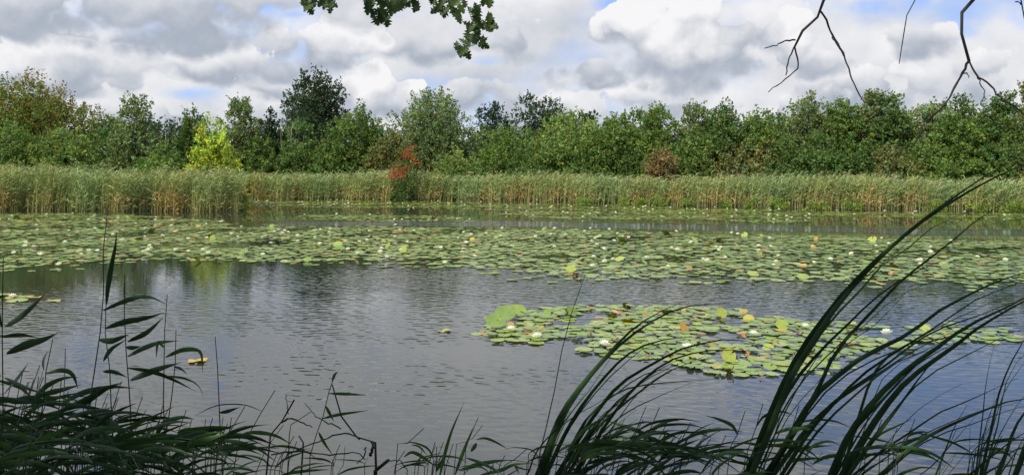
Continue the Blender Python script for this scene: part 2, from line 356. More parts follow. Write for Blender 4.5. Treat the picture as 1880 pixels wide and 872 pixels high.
def tree(name, label, px, top, wpx, D, pal, cat='tree', group=None, shape='round', low=.06, nleaf=9000, leaf=.18, lobes=None):
    nleaf = int(nleaf * (1.6 if shape in ('oak', 'spread') else 1.4)); leaf = .24 if D > 75 else .205 if D > 63 and leaf < .2 else leaf
    x = (px - W / 2) / F * D; z0 = float(gz(x, D)); Hh = CH + (HZ - top) / F * D - z0; Rr = wpx / 2 / F * D
    if label in (LOWB, BUSHY, BACK):                    # tell them apart by leaf tone and by which landmark they stand near
        near = [('beside the orange-brown oak', 60, 130), ('near the bright yellow tree', 370, 110), ('near the grey dead trees', 530, 90), ('near the red-berried shrub', 745, 130), ('by the broad pale rounded tree', 1010, 130), ('near the brown dry shrub', 1215, 110)]
        w = next((t for t, c, h in near if abs(px - c) < h), 'behind the hanging bare branches' if px > 1300 else 'along the far bank')
        label = {LOWB: LOOK[pal] + ' low shrub above the reeds ', BUSHY: LOOK[pal] + ' bushy tree ', BACK: LOOK[pal] + ' tree at the back of the wood '}[label] + w
    rt = tag(empty(name, (x, D, z0)), label, cat, group)
    V, q, tn, Cn, Rad = make_crown(Hh, Rr * 1.1, pal, nleaf, leaf, low, shape=shape, lobes=lobes)
    V[:, 2] += 0.02
    obj('trunk', trunk_mesh(Hh, Rr, Cn), rt)
    tag(obj('crown', mesh('crown', V, [q], M['leaf'], tn, smooth=False), rt), kind='stuff')
    return rt
G1 = 'green trees along the far bank'
BUSHY = 'mid-green bushy tree in the tree line behind the far reeds'
PALE = 'paler green tree with loose feathery top behind the far reeds'
LOWB = 'low rounded green shrub between the far reeds and the trees'
BACK = 'shaded dark green tree filling the wood behind the far tree line'
LOOK = {'green': 'plain green', 'mid': 'darker green', 'olive': 'olive-toned', 'grey': 'grey-green', 'light': 'pale green', 'dark': 'blackish green', 'brown': 'brown', 'orange': 'orange', 'yellow': 'yellow'}
TREES = [
 # px, top, width, distance, palette, kind(name, label, category, group), shape, low, leaves
 (40, 134, 290, 60, 'orange', ('oak_tree', 'large oak turning orange-brown at the end of the tree line', 'tree', None), 'oak', .25, 24000),
 (20, 222, 120, 51, 'green', ('shrub', LOWB, 'shrub', 'low shrubs on the far bank'), 'round', .02, 7000),
 (122, 232, 120, 51, 'light', ('willow_shrub', 'bright leafy willow shrub below the orange-brown oak', 'shrub', None), 'spread', .02, 7500),
 (248, 172, 120, 55, 'grey', ('alder_tree', 'slim alder with a thin leading shoot between oak and yellow tree', 'tree', None), 'cone', .05, 9000),
 (205, 205, 110, 57, 'mid', ('tree', BUSHY, 'tree', G1), 'round', .05, 7000),
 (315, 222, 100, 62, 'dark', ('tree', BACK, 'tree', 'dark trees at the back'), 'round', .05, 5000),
 (352, 198, 90, 58, 'mid', ('tree', BUSHY, 'tree', G1), 'round', .05, 7000),
 (300, 262, 100, 50.5, 'green', ('shrub', LOWB, 'shrub', 'low shrubs on the far bank'), 'round', .02, 5500),
 (390, 219, 128, 48.6, 'yellow', ('yellow_tree', 'small bright yellow-leaved tree behind the reeds', 'tree', None), 'cone', .05, 7500),
 (440, 172, 105, 66, 'grey', ('alder_tree', 'grey-green alder directly behind the bright yellow tree', 'tree', None), 'cone', .05, 8500),
 (478, 248, 110, 66, 'green', ('shrub', LOWB, 'shrub', 'low shrubs on the far bank'), 'round', .02, 6500),
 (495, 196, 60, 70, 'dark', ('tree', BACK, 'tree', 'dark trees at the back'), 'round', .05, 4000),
 (540, 262, 120, 66.5, 'mid', ('shrub', LOWB, 'shrub', 'low shrubs on the far bank'), 'round', .02, 6500),
 (579, 126, 132, 84, 'dark', ('oak_tree', 'tall dark round-crowned oak rising above the wood', 'tree', None), 'oak', .3, 14000),
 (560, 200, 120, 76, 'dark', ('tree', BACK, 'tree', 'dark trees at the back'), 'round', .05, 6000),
 (612, 255, 80, 66.5, 'mid', ('shrub', LOWB, 'shrub', 'low shrubs on the far bank'), 'round', .02, 5500),
 (658, 186, 145, 66, 'green', ('alder_tree', 'broad alder in front of the tall dark oak', 'tree', None), 'round', .04, 11000),
 (795, 160, 185, 66, 'grey', ('birch_tree', 'large open-topped tree behind the red-berried shrub', 'tree', None), 'round', .06, 21000),
 (720, 235, 110, 64, 'olive', ('shrub', LOWB, 'shrub', 'low shrubs on the far bank'), 'round', .02, 6500),
 (838, 272, 110, 61.5, 'light', ('sallow_bush', 'pale sallow bush beside the red-berried shrub', 'shrub', None), 'round', .02, 6500),
 (905, 188, 90, 82, 'dark', ('oak_tree', 'dark oak with a domed crown beside the twin-topped oak', 'tree', None), 'oak', .1, 6500),
 (995, 172, 150, 82, 'dark', ('oak_tree', 'wide dark oak with twin tops behind the pale round tree', 'tree', None), 'oak', .1, 9500),
 (925, 228, 110, 62, 'green', ('tree', BUSHY, 'tree', G1), 'round', .03, 7500),
 (1040, 197, 165, 60, 'light', ('round_tree', 'broad pale green rounded tree in front of the dark oaks', 'tree', None), 'round', .03, 12000),
 (1135, 205, 110, 58, 'green', ('tree', BUSHY, 'tree', G1), 'round', .04, 8000),
 (1202, 186, 105, 57, 'green', ('tree', BUSHY, 'tree', G1), 'cone', .04, 8000),
 (1215, 272, 80, 53.5, 'brown', ('brown_shrub', 'brownish dry-looking shrub at the reed edge', 'shrub', None), 'round', .02, 4500),
 (1275, 186, 100, 57, 'grey', ('tree', PALE, 'tree', G1), 'cone', .04, 7500),
 (1325, 184, 105, 55, 'mid', ('tree', BUSHY, 'tree', G1), 'round', .04, 8000),
 (1395, 202, 120, 54, 'green', ('tree', BUSHY, 'tree', G1), 'round', .04, 8500),
 (1485, 168, 120, 54, 'grey', ('tree', PALE, 'tree', G1), 'cone', .04, 9000),
 (1545, 176, 110, 53, 'green', ('tree', BUSHY, 'tree', G1), 'round', .04, 8500),
 (1607, 158, 85, 53, 'grey', ('tree', PALE, 'tree', G1), 'cone', .04, 7500),
 (1640, 172, 90, 52, 'mid', ('tree', BUSHY, 'tree', G1), 'cone', .04, 7000),
 (1700, 188, 100, 52, 'grey', ('tree', PALE, 'tree', G1), 'cone', .04, 7500),
 (1765, 182, 110, 50, 'green', ('tree', BUSHY, 'tree', G1), 'round', .04, 8500),
 (1842, 166, 110, 50, 'mid', ('tree', BUSHY, 'tree', G1), 'cone', .04, 8500),
 (1890, 150, 80, 56, 'olive', ('tree', 'olive-brown tree showing behind the end of the green row', 'tree', None), 'oak', .1, 6000),
 (1930, 175, 130, 49, 'green', ('tree', BUSHY, 'tree', G1), 'round', .04, 6500),
 (-60, 200, 150, 53, 'mid', ('tree', BUSHY, 'tree', G1), 'round', .04, 6500),
]
for t in TREES:
    px, top, wpx, D, pal, (nm, lab, cat, grp), shp, low, nl = t
    tree(nm, lab, px, top, wpx, D, pal, cat, grp, shp, low, nl, lobes=12 if nl < 6000 else 30 if nl > 20000 else None)
rr = np.random.default_rng(21)
for px, wpx in zip(range(960, 1960, 62), rr.uniform(95, 135, 17)):          # low shrubs closing the wood above the reeds
    x0 = (px - W / 2) / F; Dd = float(shore(x0 * 50)) + 4.2
    tree('shrub', LOWB, px + rr.uniform(-15, 15), rr.uniform(238, 268), wpx, Dd, rr.choice(['green', 'mid', 'olive', 'green']), 'shrub', 'low shrubs on the far bank', 'round', .02, 6000, lobes=12)
for i, px in enumerate(range(1085, 1920, 58)):                               # closes the row: neighbours grown into each other
    Dd = float(shore((px - W / 2) / F * 50)) + rr.uniform(6.5, 9)
    tree('tree', BUSHY, px + rr.uniform(-14, 14), np.interp(px, [1085, 1300, 1500, 1900], [214, 205, 192, 186]) + rr.uniform(-8, 14), rr.uniform(90, 135), Dd, ['green', 'mid', 'grey', 'green', 'olive'][i % 5], 'tree', G1, 'round', .04, 6500)
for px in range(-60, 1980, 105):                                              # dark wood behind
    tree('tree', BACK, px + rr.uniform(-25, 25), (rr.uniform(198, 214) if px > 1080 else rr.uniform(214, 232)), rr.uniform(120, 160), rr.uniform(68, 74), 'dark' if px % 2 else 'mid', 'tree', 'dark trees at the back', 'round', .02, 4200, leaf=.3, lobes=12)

# red-berried shrub: green leaves with clusters of red berries and reddened leaves
def red_shrub():
    px, top, D = 742, 262, 58.0; x = (px - W / 2) / F * D; z0 = float(gz(x, D)); rt = tag(empty('berry_shrub', (x, D, z0)), 'shrub with red berries and reddened leaves above the reeds', 'shrub')
    Hh = CH + (HZ - top) / F * D - z0; V, q, tn, Cn, _ = make_crown(Hh, 1.15, 'mid', 3800, .11, .02, lobes=10)
    obj('trunk', trunk_mesh(Hh, 1.1, Cn, r0=.05), rt); tag(obj('crown', mesh('crown', V, [q], M['leaf'], tn, smooth=False), rt), kind='stuff')
    sp = [((px_ - px) / F * D, -1.35 - .2 * RNG.random(), CH + (HZ - py_) / F * D - z0) for px_, py_ in ((728, 322), (738, 314), (745, 318), (735, 306), (752, 308), (748, 292), (742, 282), (756, 286), (765, 290), (760, 272), (768, 300), (722, 326), (732, 318), (742, 322), (750, 280))]
    C = np.concatenate([np.array(s) + RNG.normal(size=(30, 3)) * np.array([.20, .15, .13]) for s in sp]); n = len(C)
    tt = np.where((RNG.random(n) < .55)[:, None], np.array([.44, .035, .02]), np.array([.33, .11, .03])) * RNG.uniform(.7, 1.2, (n, 1))
    V, q, tn = leaf_cards(C, unit(RNG.normal(size=(n, 3))), np.full(n, .12), np.full(n, .09), tt)
    b = obj('berry_clusters', mesh('berries', V, [q], M['leaf'], tn, smooth=False), rt); tag(b, 'bright red berry clusters and leaves', kind='stuff')
red_shrub()
def low_bush(name, label, px, py, D, wpx, hpx, pal, cat='plant', group=None, n=700, leaf=.11):
    p = at(px, py, D); x, y = p[0], p[1]; z0 = max(float(gz(x, y)), -.05); rt = tag(empty(name, (x, y, z0)), label, cat, group)
    Rr = wpx / 2 / F * D; Hh = hpx / F * D
    V, q, tn, Cn, _ = make_crown(max(Hh, .3), Rr, pal, n, leaf, .02, lobes=7)
    tag(obj('foliage', mesh('foliage', V, [q], M['leaf'], tn, smooth=False), rt), kind='stuff')
    mb = MB()
    for c in Cn: mb.tube(smooth_path([(c[0] * .15, c[1] * .15, -.35), (c[0] * .6, c[1] * .6, c[2] * .5), tuple(c)], 4), np.linspace(.012, .004, 4), 4)
    obj('stem', mb.build('stem', M['bark']), rt)
low_bush('bankside_bush', 'small dark green bush in the reed gap below the red berries', 733, 366, 56.8, 36, 46, 'mid', 'shrub', None, 1600)
PAL['lime'] = ((.15, .22, .035), .25)
for px, wpx, hpx in ((1075, 34, 12), (1150, 40, 16), (1178, 30, 14), (1210, 44, 13), (1262, 40, 14), (1330, 36, 14), (1432, 44, 18), (1500, 38, 13), (1570, 40, 12), (1718, 36, 26), (1795, 50, 18), (1850, 60, 22), (1880, 50, 24), (1378, 26, 22)):
    xx = (px - W / 2) / F; Dd = np.interp(xx, [-.1, .1, .35, .66], [55.5, 51.2, 45.4, 41.6]) - .35
    low_bush('marsh_plant', 'bright yellow-green marsh plant at the foot of the far reeds', px, 372, float(Dd), wpx, hpx, 'lime', 'plant', 'marsh plants along the reed foot', 420)

# grey dead snags
def snag(label, base, paths, D):
    x, _, _ = at(base, 300, D); z0 = float(gz(x, D)); rt = tag(empty('dead_tree', (x, D, z0)), label, 'dead tree'); o = np.array([x, D, z0])
    for k, (pp, r) in enumerate(paths):
        mb = MB(); P = [at(a, b, D) - o for a, b in pp]
        if k == 0: P = [np.array([0, 0, -.2])] + P
        Q = smooth_path(P, 10); Q[1:, 0] += np.cumsum(RNG.normal(0, .035, 9)); mb.tube(Q, np.linspace(r * .62, r * .22, 10), 6); obj('trunk' if k == 0 else 'branch', mb.build('trunk', M['snag']), rt)
snag('forked grey dead tree left of the broad alder below the dark oak', 532, [([(533, 300), (532, 262), (533, 238), (534, 224)], .10), ([(533, 240), (540, 230), (549, 221)], .05), ([(532, 250), (527, 240), (524, 232)], .04)], 67.6)
snag('pale upright dead stump beside the forked grey dead tree', 542, [([(542, 300), (542, 275), (542, 256)], .10), ([(542, 285), (550, 268), (556, 262)], .035)], 67.4)
snag('thin grey dead stem on the yellow tree side of the forked dead tree', 517, [([(518, 290), (517, 250), (519, 217)], .06), ([(518, 250), (514, 238)], .03)], 67.9)

# ------------------------------------------------------------------ far reed beds
def reed_bed(name, label, pts, hfun):
    """pts (n,2) plan positions; every reed a stem, leaves and a plume"""
    n = len(pts); base = np.stack([pts[:, 0], pts[:, 1], np.minimum(gz(pts[:, 0], pts[:, 1]), .1).clip(-.3, .1)], 1)
    hh = hfun(pts) * RNG.normal(1, .11, n); cl = np.sin(pts[:, 0] * 1.9 + 2 * np.sin(pts[:, 1] * 1.3)) * .5 + np.sin(pts[:, 0] * .63 + 1) * .5
    hh *= 1 + .05 * cl + .06 * np.sin(pts[:, 0] * .37 + 1.3 * np.sin(pts[:, 0] * .11)) + .04 * np.sin(pts[:, 0] * 3.7 + pts[:, 1] * 2); lean = np.stack([RNG.normal(.16, .10, n), RNG.normal(0, .10, n)], 1)
    dry = (RNG.random(n) < (.22 + .2 * cl))
    def pos(t):     # t in 0..1 along each stem
        t = np.broadcast_to(t, (n,)); p = base.copy(); p[:, :2] += lean * (hh * t ** 2)[:, None]; p[:, 2] += (hh - base[:, 2]) * t; return p
    VV, QQ, TT, TR, o = [], [], [], [], 0
    tan = np.array([.48, .36, .15]); grn = np.array([.225, .295, .105]); dk = np.array([.05, .08, .03])
    a = RNG.random(n) * math.pi; sd = np.stack([np.cos(a), np.sin(a), 0 * a], 1)
    rings = []
    for t, w in ((0, .011), (.5, .009), (1, .004)):
        p = pos(t); c = (tan if t < .6 else grn) * RNG.uniform(.6, 1.15, (n, 1)); c[~dry] = (tan * .22 + grn * .70) * RNG.uniform(.6, 1.2, ((~dry).sum(), 1))
        VV.append(np.stack([p - sd * w, p + sd * w], 1)); TT.append(np.stack([c, c], 1))
    V = np.concatenate(VV, 1).reshape(-1, 3); T = np.concatenate(TT, 1).reshape(-1, 3); b = np.arange(n)[:, None] * 6
    Q = np.concatenate([b + np.array([[0, 1, 3, 2]]), b + np.array([[2, 3, 5, 4]])]); o = len(V); Vs, Ts, Qs, Trs = [V], [T], [Q], []
    for k in range(8):
        t = np.clip(.22 + .105 * k + RNG.normal(0, .04, n), .1, .97); p = pos(t); az = RNG.normal(0, 1.1, n) + np.where(RNG.random(n) < .28, math.pi, 0)
        L = RNG.uniform(.28, .52, n); el = RNG.uniform(.5, 1.1, n); d = np.stack([np.cos(az) * np.cos(el), np.sin(az) * np.cos(el), np.sin(el)], 1)
        s = unit(np.cross(d, RNG.normal(size=(n, 3)))); m = p + d * L[:, None] * .5; e = m + (d * np.array([1.3, 1.3, .25])) * L[:, None] * .5; w = RNG.uniform(.014, .024, n)[:, None]
        lowk = (t < .46 + .12 * cl)[:, None]; c = np.where(lowk & (RNG.random((n, 1)) < (.40 + .38 * cl)[:, None]), tan * RNG.uniform(.5, 1.1, (n, 1)), grn * RNG.uniform(.65, 1.35, (n, 1)))
        c = np.where(dry[:, None] & (RNG.random((n, 1)) < .25), tan * RNG.uniform(.7, 1.1, (n, 1)), c) * np.array([1, 1, 1])
        c = c * (1 + np.stack([.10 * cl, 0 * cl, -.12 * cl], 1))
        V = np.stack([p - s * w * .4, p + s * w * .4, m + s * w, m - s * w, e], 1).reshape(-1, 3); bb = np.arange(n)[:, None] * 5 + o
        Vs.append(V); Ts.append(np.repeat(c, 5, 0)); Qs.append(bb + np.array([[0, 1, 2, 3]])); Trs.append(bb + np.array([[3, 2, 4]])); o += len(V)
    pl = np.where(RNG.random(n) < .4)[0]; k = len(pl); p = pos(.97)[pl]; d = unit(np.stack([RNG.normal(.5, .25, k), RNG.normal(0, .3, k), RNG.uniform(.5, 1, k)], 1)); s = unit(np.cross(d, RNG.normal(size=(k, 3)))) * .03
    m = p + d * .13; e = p + d * .26 + np.array([.05, 0, -.05]); V = np.stack([p, m + s, e, m - s], 1).reshape(-1, 3); bb = np.arange(k)[:, None] * 4 + o
    Vs.append(V); Ts.append(np.repeat(np.array([.17, .15, .10]) * RNG.uniform(.7, 1.3, (k, 1)), 4, 0)); Qs.append(bb + np.array([[0, 1, 2, 3]]))
    me = mesh(name, np.concatenate(Vs), [np.concatenate(Qs), np.concatenate(Trs)], M['reed_far'], np.concatenate(Ts).clip(.01, .8), smooth=False)
    return tag(obj(name, me), label, 'reeds', kind='stuff')
def jit(n, fx, fy):
    return np.stack([fx, fy], 1)
n = 6200; y = 43.2 + 4.6 * RNG.random(n) ** 1.3; x = -42 + (-15.3 - (y - 43.2) * .32 + 42) * RNG.random(n); y += .35 * np.sin(x * .9) + .22 * np.sin(x * 2.7) + np.maximum(0, (x + 17.5)) * .25
reed_bed('reed_bed', 'tall dense reed bed jutting into the pond, in front of the yellow tree', np.stack([x, y], 1), lambda p: 2.02 + 0 * p[:, 0])
n = 12500; x = -21 + 70 * RNG.random(n); y = np.interp(x, [-21, -4, 3, 14, 24, 34, 50], [58.6, 57.4, 53.4, 48.5, 45.0, 42.3, 39.5]) + 4.4 * RNG.random(n) ** 1.4 + .3 * np.sin(x * .8) + .2 * np.sin(x * 2.3)
pp = np.stack([x, y], 1); u = x / y * F + W / 2; keep = ~((np.abs(u - 733) < 15) & (y < 59.5))
reed_bed('reed_bed', 'long reed bed with straw-coloured feet lining the far bank', pp[keep], lambda p: np.interp(p[:, 0], [-21, 0, 20, 40], [1.78, 1.7, 1.58, 1.5]))

# ------------------------------------------------------------------ water lilies
def pad_mesh(rng, curl=0.0, seg=15, rings=2, tint=(.1, .2, .04), wob=.03, brown=0.0):
    """round leaf with a notch, unit radius"""
    V = [(0, 0, .0)]; T = [np.array(tint)]; q = []; t = []; ph = rng.random() * 6.3; ph2 = rng.random() * 6.3; asp = rng.uniform(.88, 1.0)
    g = .16
    for r_i in range(1, rings + 1):
        r = r_i / rings
        for k in range(seg + 1):
            a = g + (2 * math.pi - 2 * g) * k / seg; rr = r * (1 + .03 * math.sin(3 * a + ph))
            z = wob * r * r * (math.sin(3 * a + ph) + .6 * math.sin(5 * a + ph2)) + curl * r * r * (.6 + .6 * math.sin(a + ph))
            V.append((rr * math.cos(a), rr * math.sin(a) * asp, z)); c = np.array(tint) * rng.uniform(.88, 1.1)
            if brown and r == 1: c = c * (1 - brown) + np.array([.22, .11, .03]) * brown
            T.append(c)
    m = seg + 1
    for k in range(seg): t.append((0, 1 + k, 2 + k))
    for r_i in range(rings - 1):
        for k in range(seg):
            b = 1 + r_i * m + k; q.append((b, b + m, b + m + 1, b + 1))
    return np.array(V), q, t, np.array(T)
PADG = [(.155, .215, .032), (.18, .235, .036), (.125, .185, .04), (.215, .25, .042), (.15, .23, .026)]
PADY = [(.38, .25, .03), (.30, .175, .025), (.26, .25, .04)]
prng = np.random.default_rng(5)
def pad_variants(n, cols, **kw):
    res = []
    for i in range(n):
        V, q, t, T = pad_mesh(prng, tint=cols[i % len(cols)], **kw); res.append((V, q, t, T, mesh('lily_pad', V, [q, t], M['pad'], T)))
    return res
PV = {'g': pad_variants(10, PADG, curl=.02, wob=.02), 'e': pad_variants(5, PADG, curl=.12), 'y': pad_variants(6, PADY, curl=.10, wob=.08, brown=.4), 'c': pad_variants(5, [(.26, .13, .03), (.22, .16, .04), (.17, .18, .04)], curl=.5, wob=.22, brown=.6)}
LOWV = {k: [pad_mesh(prng, tint=c, curl=.015 if k == 'g' else .05, wob=.012, seg=9, rings=1, brown=0 if k == 'g' else .3) for c in (PADG if k == 'g' else PADY)] for k in ('g', 'y')}
def flower_parts(k=9, rings=3):
    mb = MB()
    for r in range(rings):
        for j in range(k - r):
            a = 2 * math.pi * (j + .5 * r) / (k - r); el = .35 + .38 * r; L = .075 - .012 * r
            d = np.array([math.cos(a) * math.cos(el), math.sin(a) * math.cos(el), math.sin(el)]); P = [d * .008, d * L * .5 + np.array([0, 0, -.004]), d * L + np.array([0, 0, .012])]
            mb.ribbon(smooth_path(P, 4), [.012, .027, .022, .003], view=tuple(np.array([-math.cos(a) * math.sin(el), -math.sin(a) * math.sin(el), math.cos(el)])), fold=.4)
    pet = mb.build('petals', M['petal']); mb = MB()
    for j in range(9):
        a = j * 2.4; d = np.array([math.cos(a) * .4, math.sin(a) * .4, 1]); mb.tube([d * .005, d * .03], [.004, .003], 4)
    return pet, mb.build('stamens', M['stamen'])
PET, STA = flower_parts()
def flower(parent, p, detail=True, s=1.0):
    f = obj('flower', PET, parent, loc=p, rot=(prng.normal(0, .15), prng.normal(0, .15), prng.random() * 6.3), scale=(s, s, s))
    if detail: obj('stamens', STA, f)
def scatter(regions, spacing, rng, mask=None, wig=.3, tries=12):
    """darts inside photo-traced outlines laid on the water; regions: list of polygons in photo pixels"""
    polys = [np.array([ground_at(a, b)[:2] for a, b in poly]) for poly in regions]; pts = []; grid = {}
    def inside(P, poly):
        x, y = P[:, 0], P[:, 1]; c = np.zeros(len(P), bool); j = len(poly) - 1
        for i in range(len(poly)):
            xi, yi = poly[i]; xj, yj = poly[j]; m = ((yi > y) != (yj > y)) & (x < (xj - xi) * (y - yi) / (yj - yi + 1e-12) + xi); c ^= m; j = i
        return c
    for poly in polys:
        lo, hi = poly.min(0), poly.max(0); area = np.prod(hi - lo); m = int(min(area / spacing ** 2 * tries, 160000))
        P = lo - wig + (hi - lo + 2 * wig) * rng.random((m, 2)); P = P[inside(P + wig * np.stack([fbm2(P, 1.1, 41), fbm2(P, 1.1, 42)], 1) + rng.normal(0, wig * .35, P.shape), poly)]
        if mask is not None: P = P[mask(P, rng)]
        for p in P:
            gx, gy = int(p[0] / spacing), int(p[1] / spacing); ok = True
            for i in (gx - 1, gx, gx + 1):
                for jj in (gy - 1, gy, gy + 1):
                    for o in grid.get((i, jj), ()):
                        if (o[0] - p[0]) ** 2 + (o[1] - p[1]) ** 2 < spacing ** 2: ok = False; break
                    if not ok: break
                if not ok: break
            if ok: grid.setdefault((gx, gy), []).append(p); pts.append(p)
    return np.array(pts)
def fbm2(P, s, seed):
    r = np.random.default_rng(seed); v = 0; a = 1.0
    for o in range(4):
        for _ in range(3):
            th = r.random() * 6.3; v = v + a * np.sin((P[:, 0] * math.cos(th) + P[:, 1] * math.sin(th)) * s * (1.0 + .5 * r.random()) + r.random() * 6.3)
        s *= 2.0; a *= .6
    return v / 4.0
zc = [0]
def place_pad(parent, org, p, r, kind, rng, tilt=None):
    zc[0] = (zc[0] + 1) % 9; z = .005 + .0035 * zc[0]; v = PV[kind][rng.integers(len(PV[kind]))]
    if kind == 'e':
        z = r * .4; rot = (abs(rng.normal(.3, .35)), rng.normal(-.1, .3), rng.normal(0, .7))
    elif kind == 'c': z = .03; rot = (rng.normal(0, .35), rng.normal(0, .35), rng.random() * 6.3)
    else: rot = (rng.normal(0, .025), rng.normal(0, .025), rng.random() * 6.3)
    r = r * {'c': .62, 'y': .85, 'e': .85, 'g': 1.0}[kind]
    if tilt is not None: rot = tilt; z = r * .8
    return obj('lily_pad', v[4], parent, loc=(p[0] - org[0], p[1] - org[1], z), rot=rot, scale=(r, r, r))
def lily_bed(name, label, regions, spacing, rad, nbig, rng, mask=None, py_fl=(), nfl=0, yel=.09, emer=.03, curled=.02, detail=False, wig=.22):
    P = scatter(regions, spacing, rng, mask, wig); org = P.mean(0); rt = tag(empty(name, (org[0], org[1], 0)), label, 'water lilies')
    order = np.argsort(P[:, 1]); u = P[:, 0] / P[:, 1] * F + W / 2; vis = (u > -20) & (u < W + 20); order = np.concatenate([order[vis[order]], order[~vis[order]]])
    kinds = rng.choice(['g', 'y', 'e', 'c'], len(P), p=[1 - yel - emer - curled, yel, emer, curled]); R_ = rng.normal(rad, rad * .2, len(P)).clip(rad * .5, rad * 1.3); R_[(kinds == 'y') | (kinds == 'c')] *= .8
    for i in order[:nbig]: place_pad(rt, org, P[i], R_[i], kinds[i], rng)
    rest = order[nbig:]
    if len(rest):
        Vs, Ts, q, t, o = [], [], [], [], 0
        for i in rest:
            k = kinds[i]; src = LOWV['y' if k in 'yc' else 'g']; V, qq, tt, T = src[rng.integers(len(src))]
            a = rng.random() * 6.3; tx, ty = rng.normal(0, .02, 2); V = V.copy() * R_[i]
            if k == 'e': tx, ty = rng.normal(0, .4, 2)
            if k == 'c': tx, ty = rng.normal(0, .35, 2)
            x, y = V[:, 0] * math.cos(a) - V[:, 1] * math.sin(a), V[:, 0] * math.sin(a) + V[:, 1] * math.cos(a); zc[0] = (zc[0] + 1) % 9
            z = V[:, 2] + x * tx + y * ty + .005 + .0035 * zc[0] + (R_[i] * .35 if k == 'e' else 0)
            Vs.append(np.stack([x + P[i, 0] - org[0], y + P[i, 1] - org[1], z], 1)); Ts.append(T * rng.uniform(.8, 1.2)); t.append(np.array(tt) + o); o += len(V)
        tag(obj('lily_pads', mesh('lily_pads', np.concatenate(Vs), [np.concatenate(t)], M['pad'], np.concatenate(Ts)), rt), kind='stuff')
    for a, b in py_fl:
        g = ground_at(a, b); flower(rt, (g[0] - org[0], g[1] - org[1], .035), detail, 1.15)
    if nfl:
        c = rng.choice(np.where(vis)[0], min(nfl, int(vis.sum())), replace=False)
        for i in c: flower(rt, (P[i, 0] - org[0] + rng.normal(0, .08), P[i, 1] - org[1], .06 + .03 * rng.random()), False, rng.uniform(.8, 1.15))
    return rt, org
lr = np.random.default_rng(11)
# near patch in the open water
def near_mask(P, rng):
    u = P[:, 0] / P[:, 1] * F + W / 2; return rng.random(len(P)) < np.interp(u, [880, 930, 1500, 1560, 1650, 1860], [.5, 1, 1, .6, .35, .25]) * (fbm2(P, 2.6, 8) > -.30)
NEARP = [[(885, 600), (930, 578), (1020, 566), (1150, 564), (1330, 566), (1440, 580), (1500, 596), (1640, 600), (1760, 604), (1855, 612), (1850, 628), (1700, 634), (1560, 650), (1530, 672), (1440, 678), (1340, 684), (1240, 664), (1140, 652), (1050, 640), (960, 626), (900, 614)]]
nb, no = lily_bed('water_lily_patch', 'bright green water lily patch alone in open water with raised leaves', NEARP, .118, .09, 300, lr, near_mask,
         [(938, 611), (986, 624), (1108, 638), (1262, 644), (1384, 620), (1478, 606), (1628, 617)], 0, .07, .03, .06, True)
for (a, b, r, tl) in ((928, 590, .19, (.55, -.15, .3)), (950, 583, .17, (.45, .3, -.4)), (910, 604, .18, (.5, -.2, .5)), (1325, 582, .10, (1.0, .3, 0)), (1338, 664, .11, (.9, -.5, .4)), (1155, 630, .12, (.6, .4, .3)), (1436, 606, .11, (.7, .2, -.4)), (1050, 580, .11, (.8, .2, .5))):
    g = ground_at(a, b); place_pad(nb, no, g[:2], r, 'e', lr, tl)
# main belt
def belt_mask(P, rng):
    u = P[:, 0] / P[:, 1] * F + W / 2; f = fbm2(P * np.array([1, 1.3]), .75, 9); d = .05 + np.interp(u, [0, 500, 900, 1880], [-.08, .02, .22, .12]); return rng.random(len(P)) < np.clip((f + .30 + d) * 1.7, .05, 1)
BELT = [[(-60, 393), (100, 392), (250, 396), (330, 402), (420, 417), (700, 419), (1000, 424), (1300, 432), (1600, 440), (1940, 446), (1940, 528), (1700, 522), (1500, 518), (1300, 512), (1130, 508), (1000, 503), (900, 494), (740, 489), (560, 484), (420, 478), (300, 468), (240, 462), (100, 452), (-60, 452)],
        [(-60, 462), (60, 461), (180, 466), (240, 474), (190, 480), (60, 478), (-60, 474)], [(-60, 486), (50, 487), (130, 486), (190, 490), (150, 497), (20, 502), (-60, 504)]]
lily_bed('water_lily_belt', 'wide belt of grey-green water lily pads and white flowers across the pond', BELT, .172, .116, 300, lr, belt_mask, [(271, 462), (108, 489), (45, 455), (62, 456), (322, 462), (372, 462), (382, 468)], 150, .085, .012, .012, wig=.9)
# far strips along the reeds
def far_mask(P, rng):
    f = fbm2(P * np.array([.6, 1.6]), .8, 14); return rng.random(len(P)) < np.clip((f + .35) * 1.7, .02, 1)
FARS = [[(450, 367), (700, 369), (1000, 374), (1250, 382), (1500, 388), (1900, 394), (1900, 402), (1500, 396), (1250, 392), (1000, 384), (700, 382), (450, 378)], [(560, 396), (700, 395), (860, 399), (860, 405), (700, 407), (590, 403)], [(900, 385), (1100, 390), (1350, 396), (1500, 402), (1420, 408), (1150, 402), (950, 398)]]
lily_bed('water_lily_strip', 'thin strip of distant water lilies with white flowers below the far reeds', FARS, .24, .13, 0, lr, far_mask, (), 120, .08, .004, .006, wig=.8)
# small patch at the near left
lily_bed('water_lily_patch', 'small loose cluster of lily pads behind the near reeds', [[(-60, 540), (30, 540), (66, 546), (40, 556), (-60, 560)]], .24, .16, 60, lr, None, [(22, 549)], 0, .1, .0, .0, True)
for (a, b, r, lab) in ((363, 663, .125, 'lone orange-yellow lily pad floating beside the tall reeds'), (98, 553, .12, 'lone yellowed lily pad floating near the small loose pad cluster'), (816, 608, .10, 'lone browned lily pad beside the bright green patch')):
    g = ground_at(a, b); o = obj('lily_pad', PV['y'][lr.integers(6)][4], None, (g[0], g[1], .008), (0, 0, lr.random() * 6), (r, r, r)); tag(o, lab, 'lily pad')

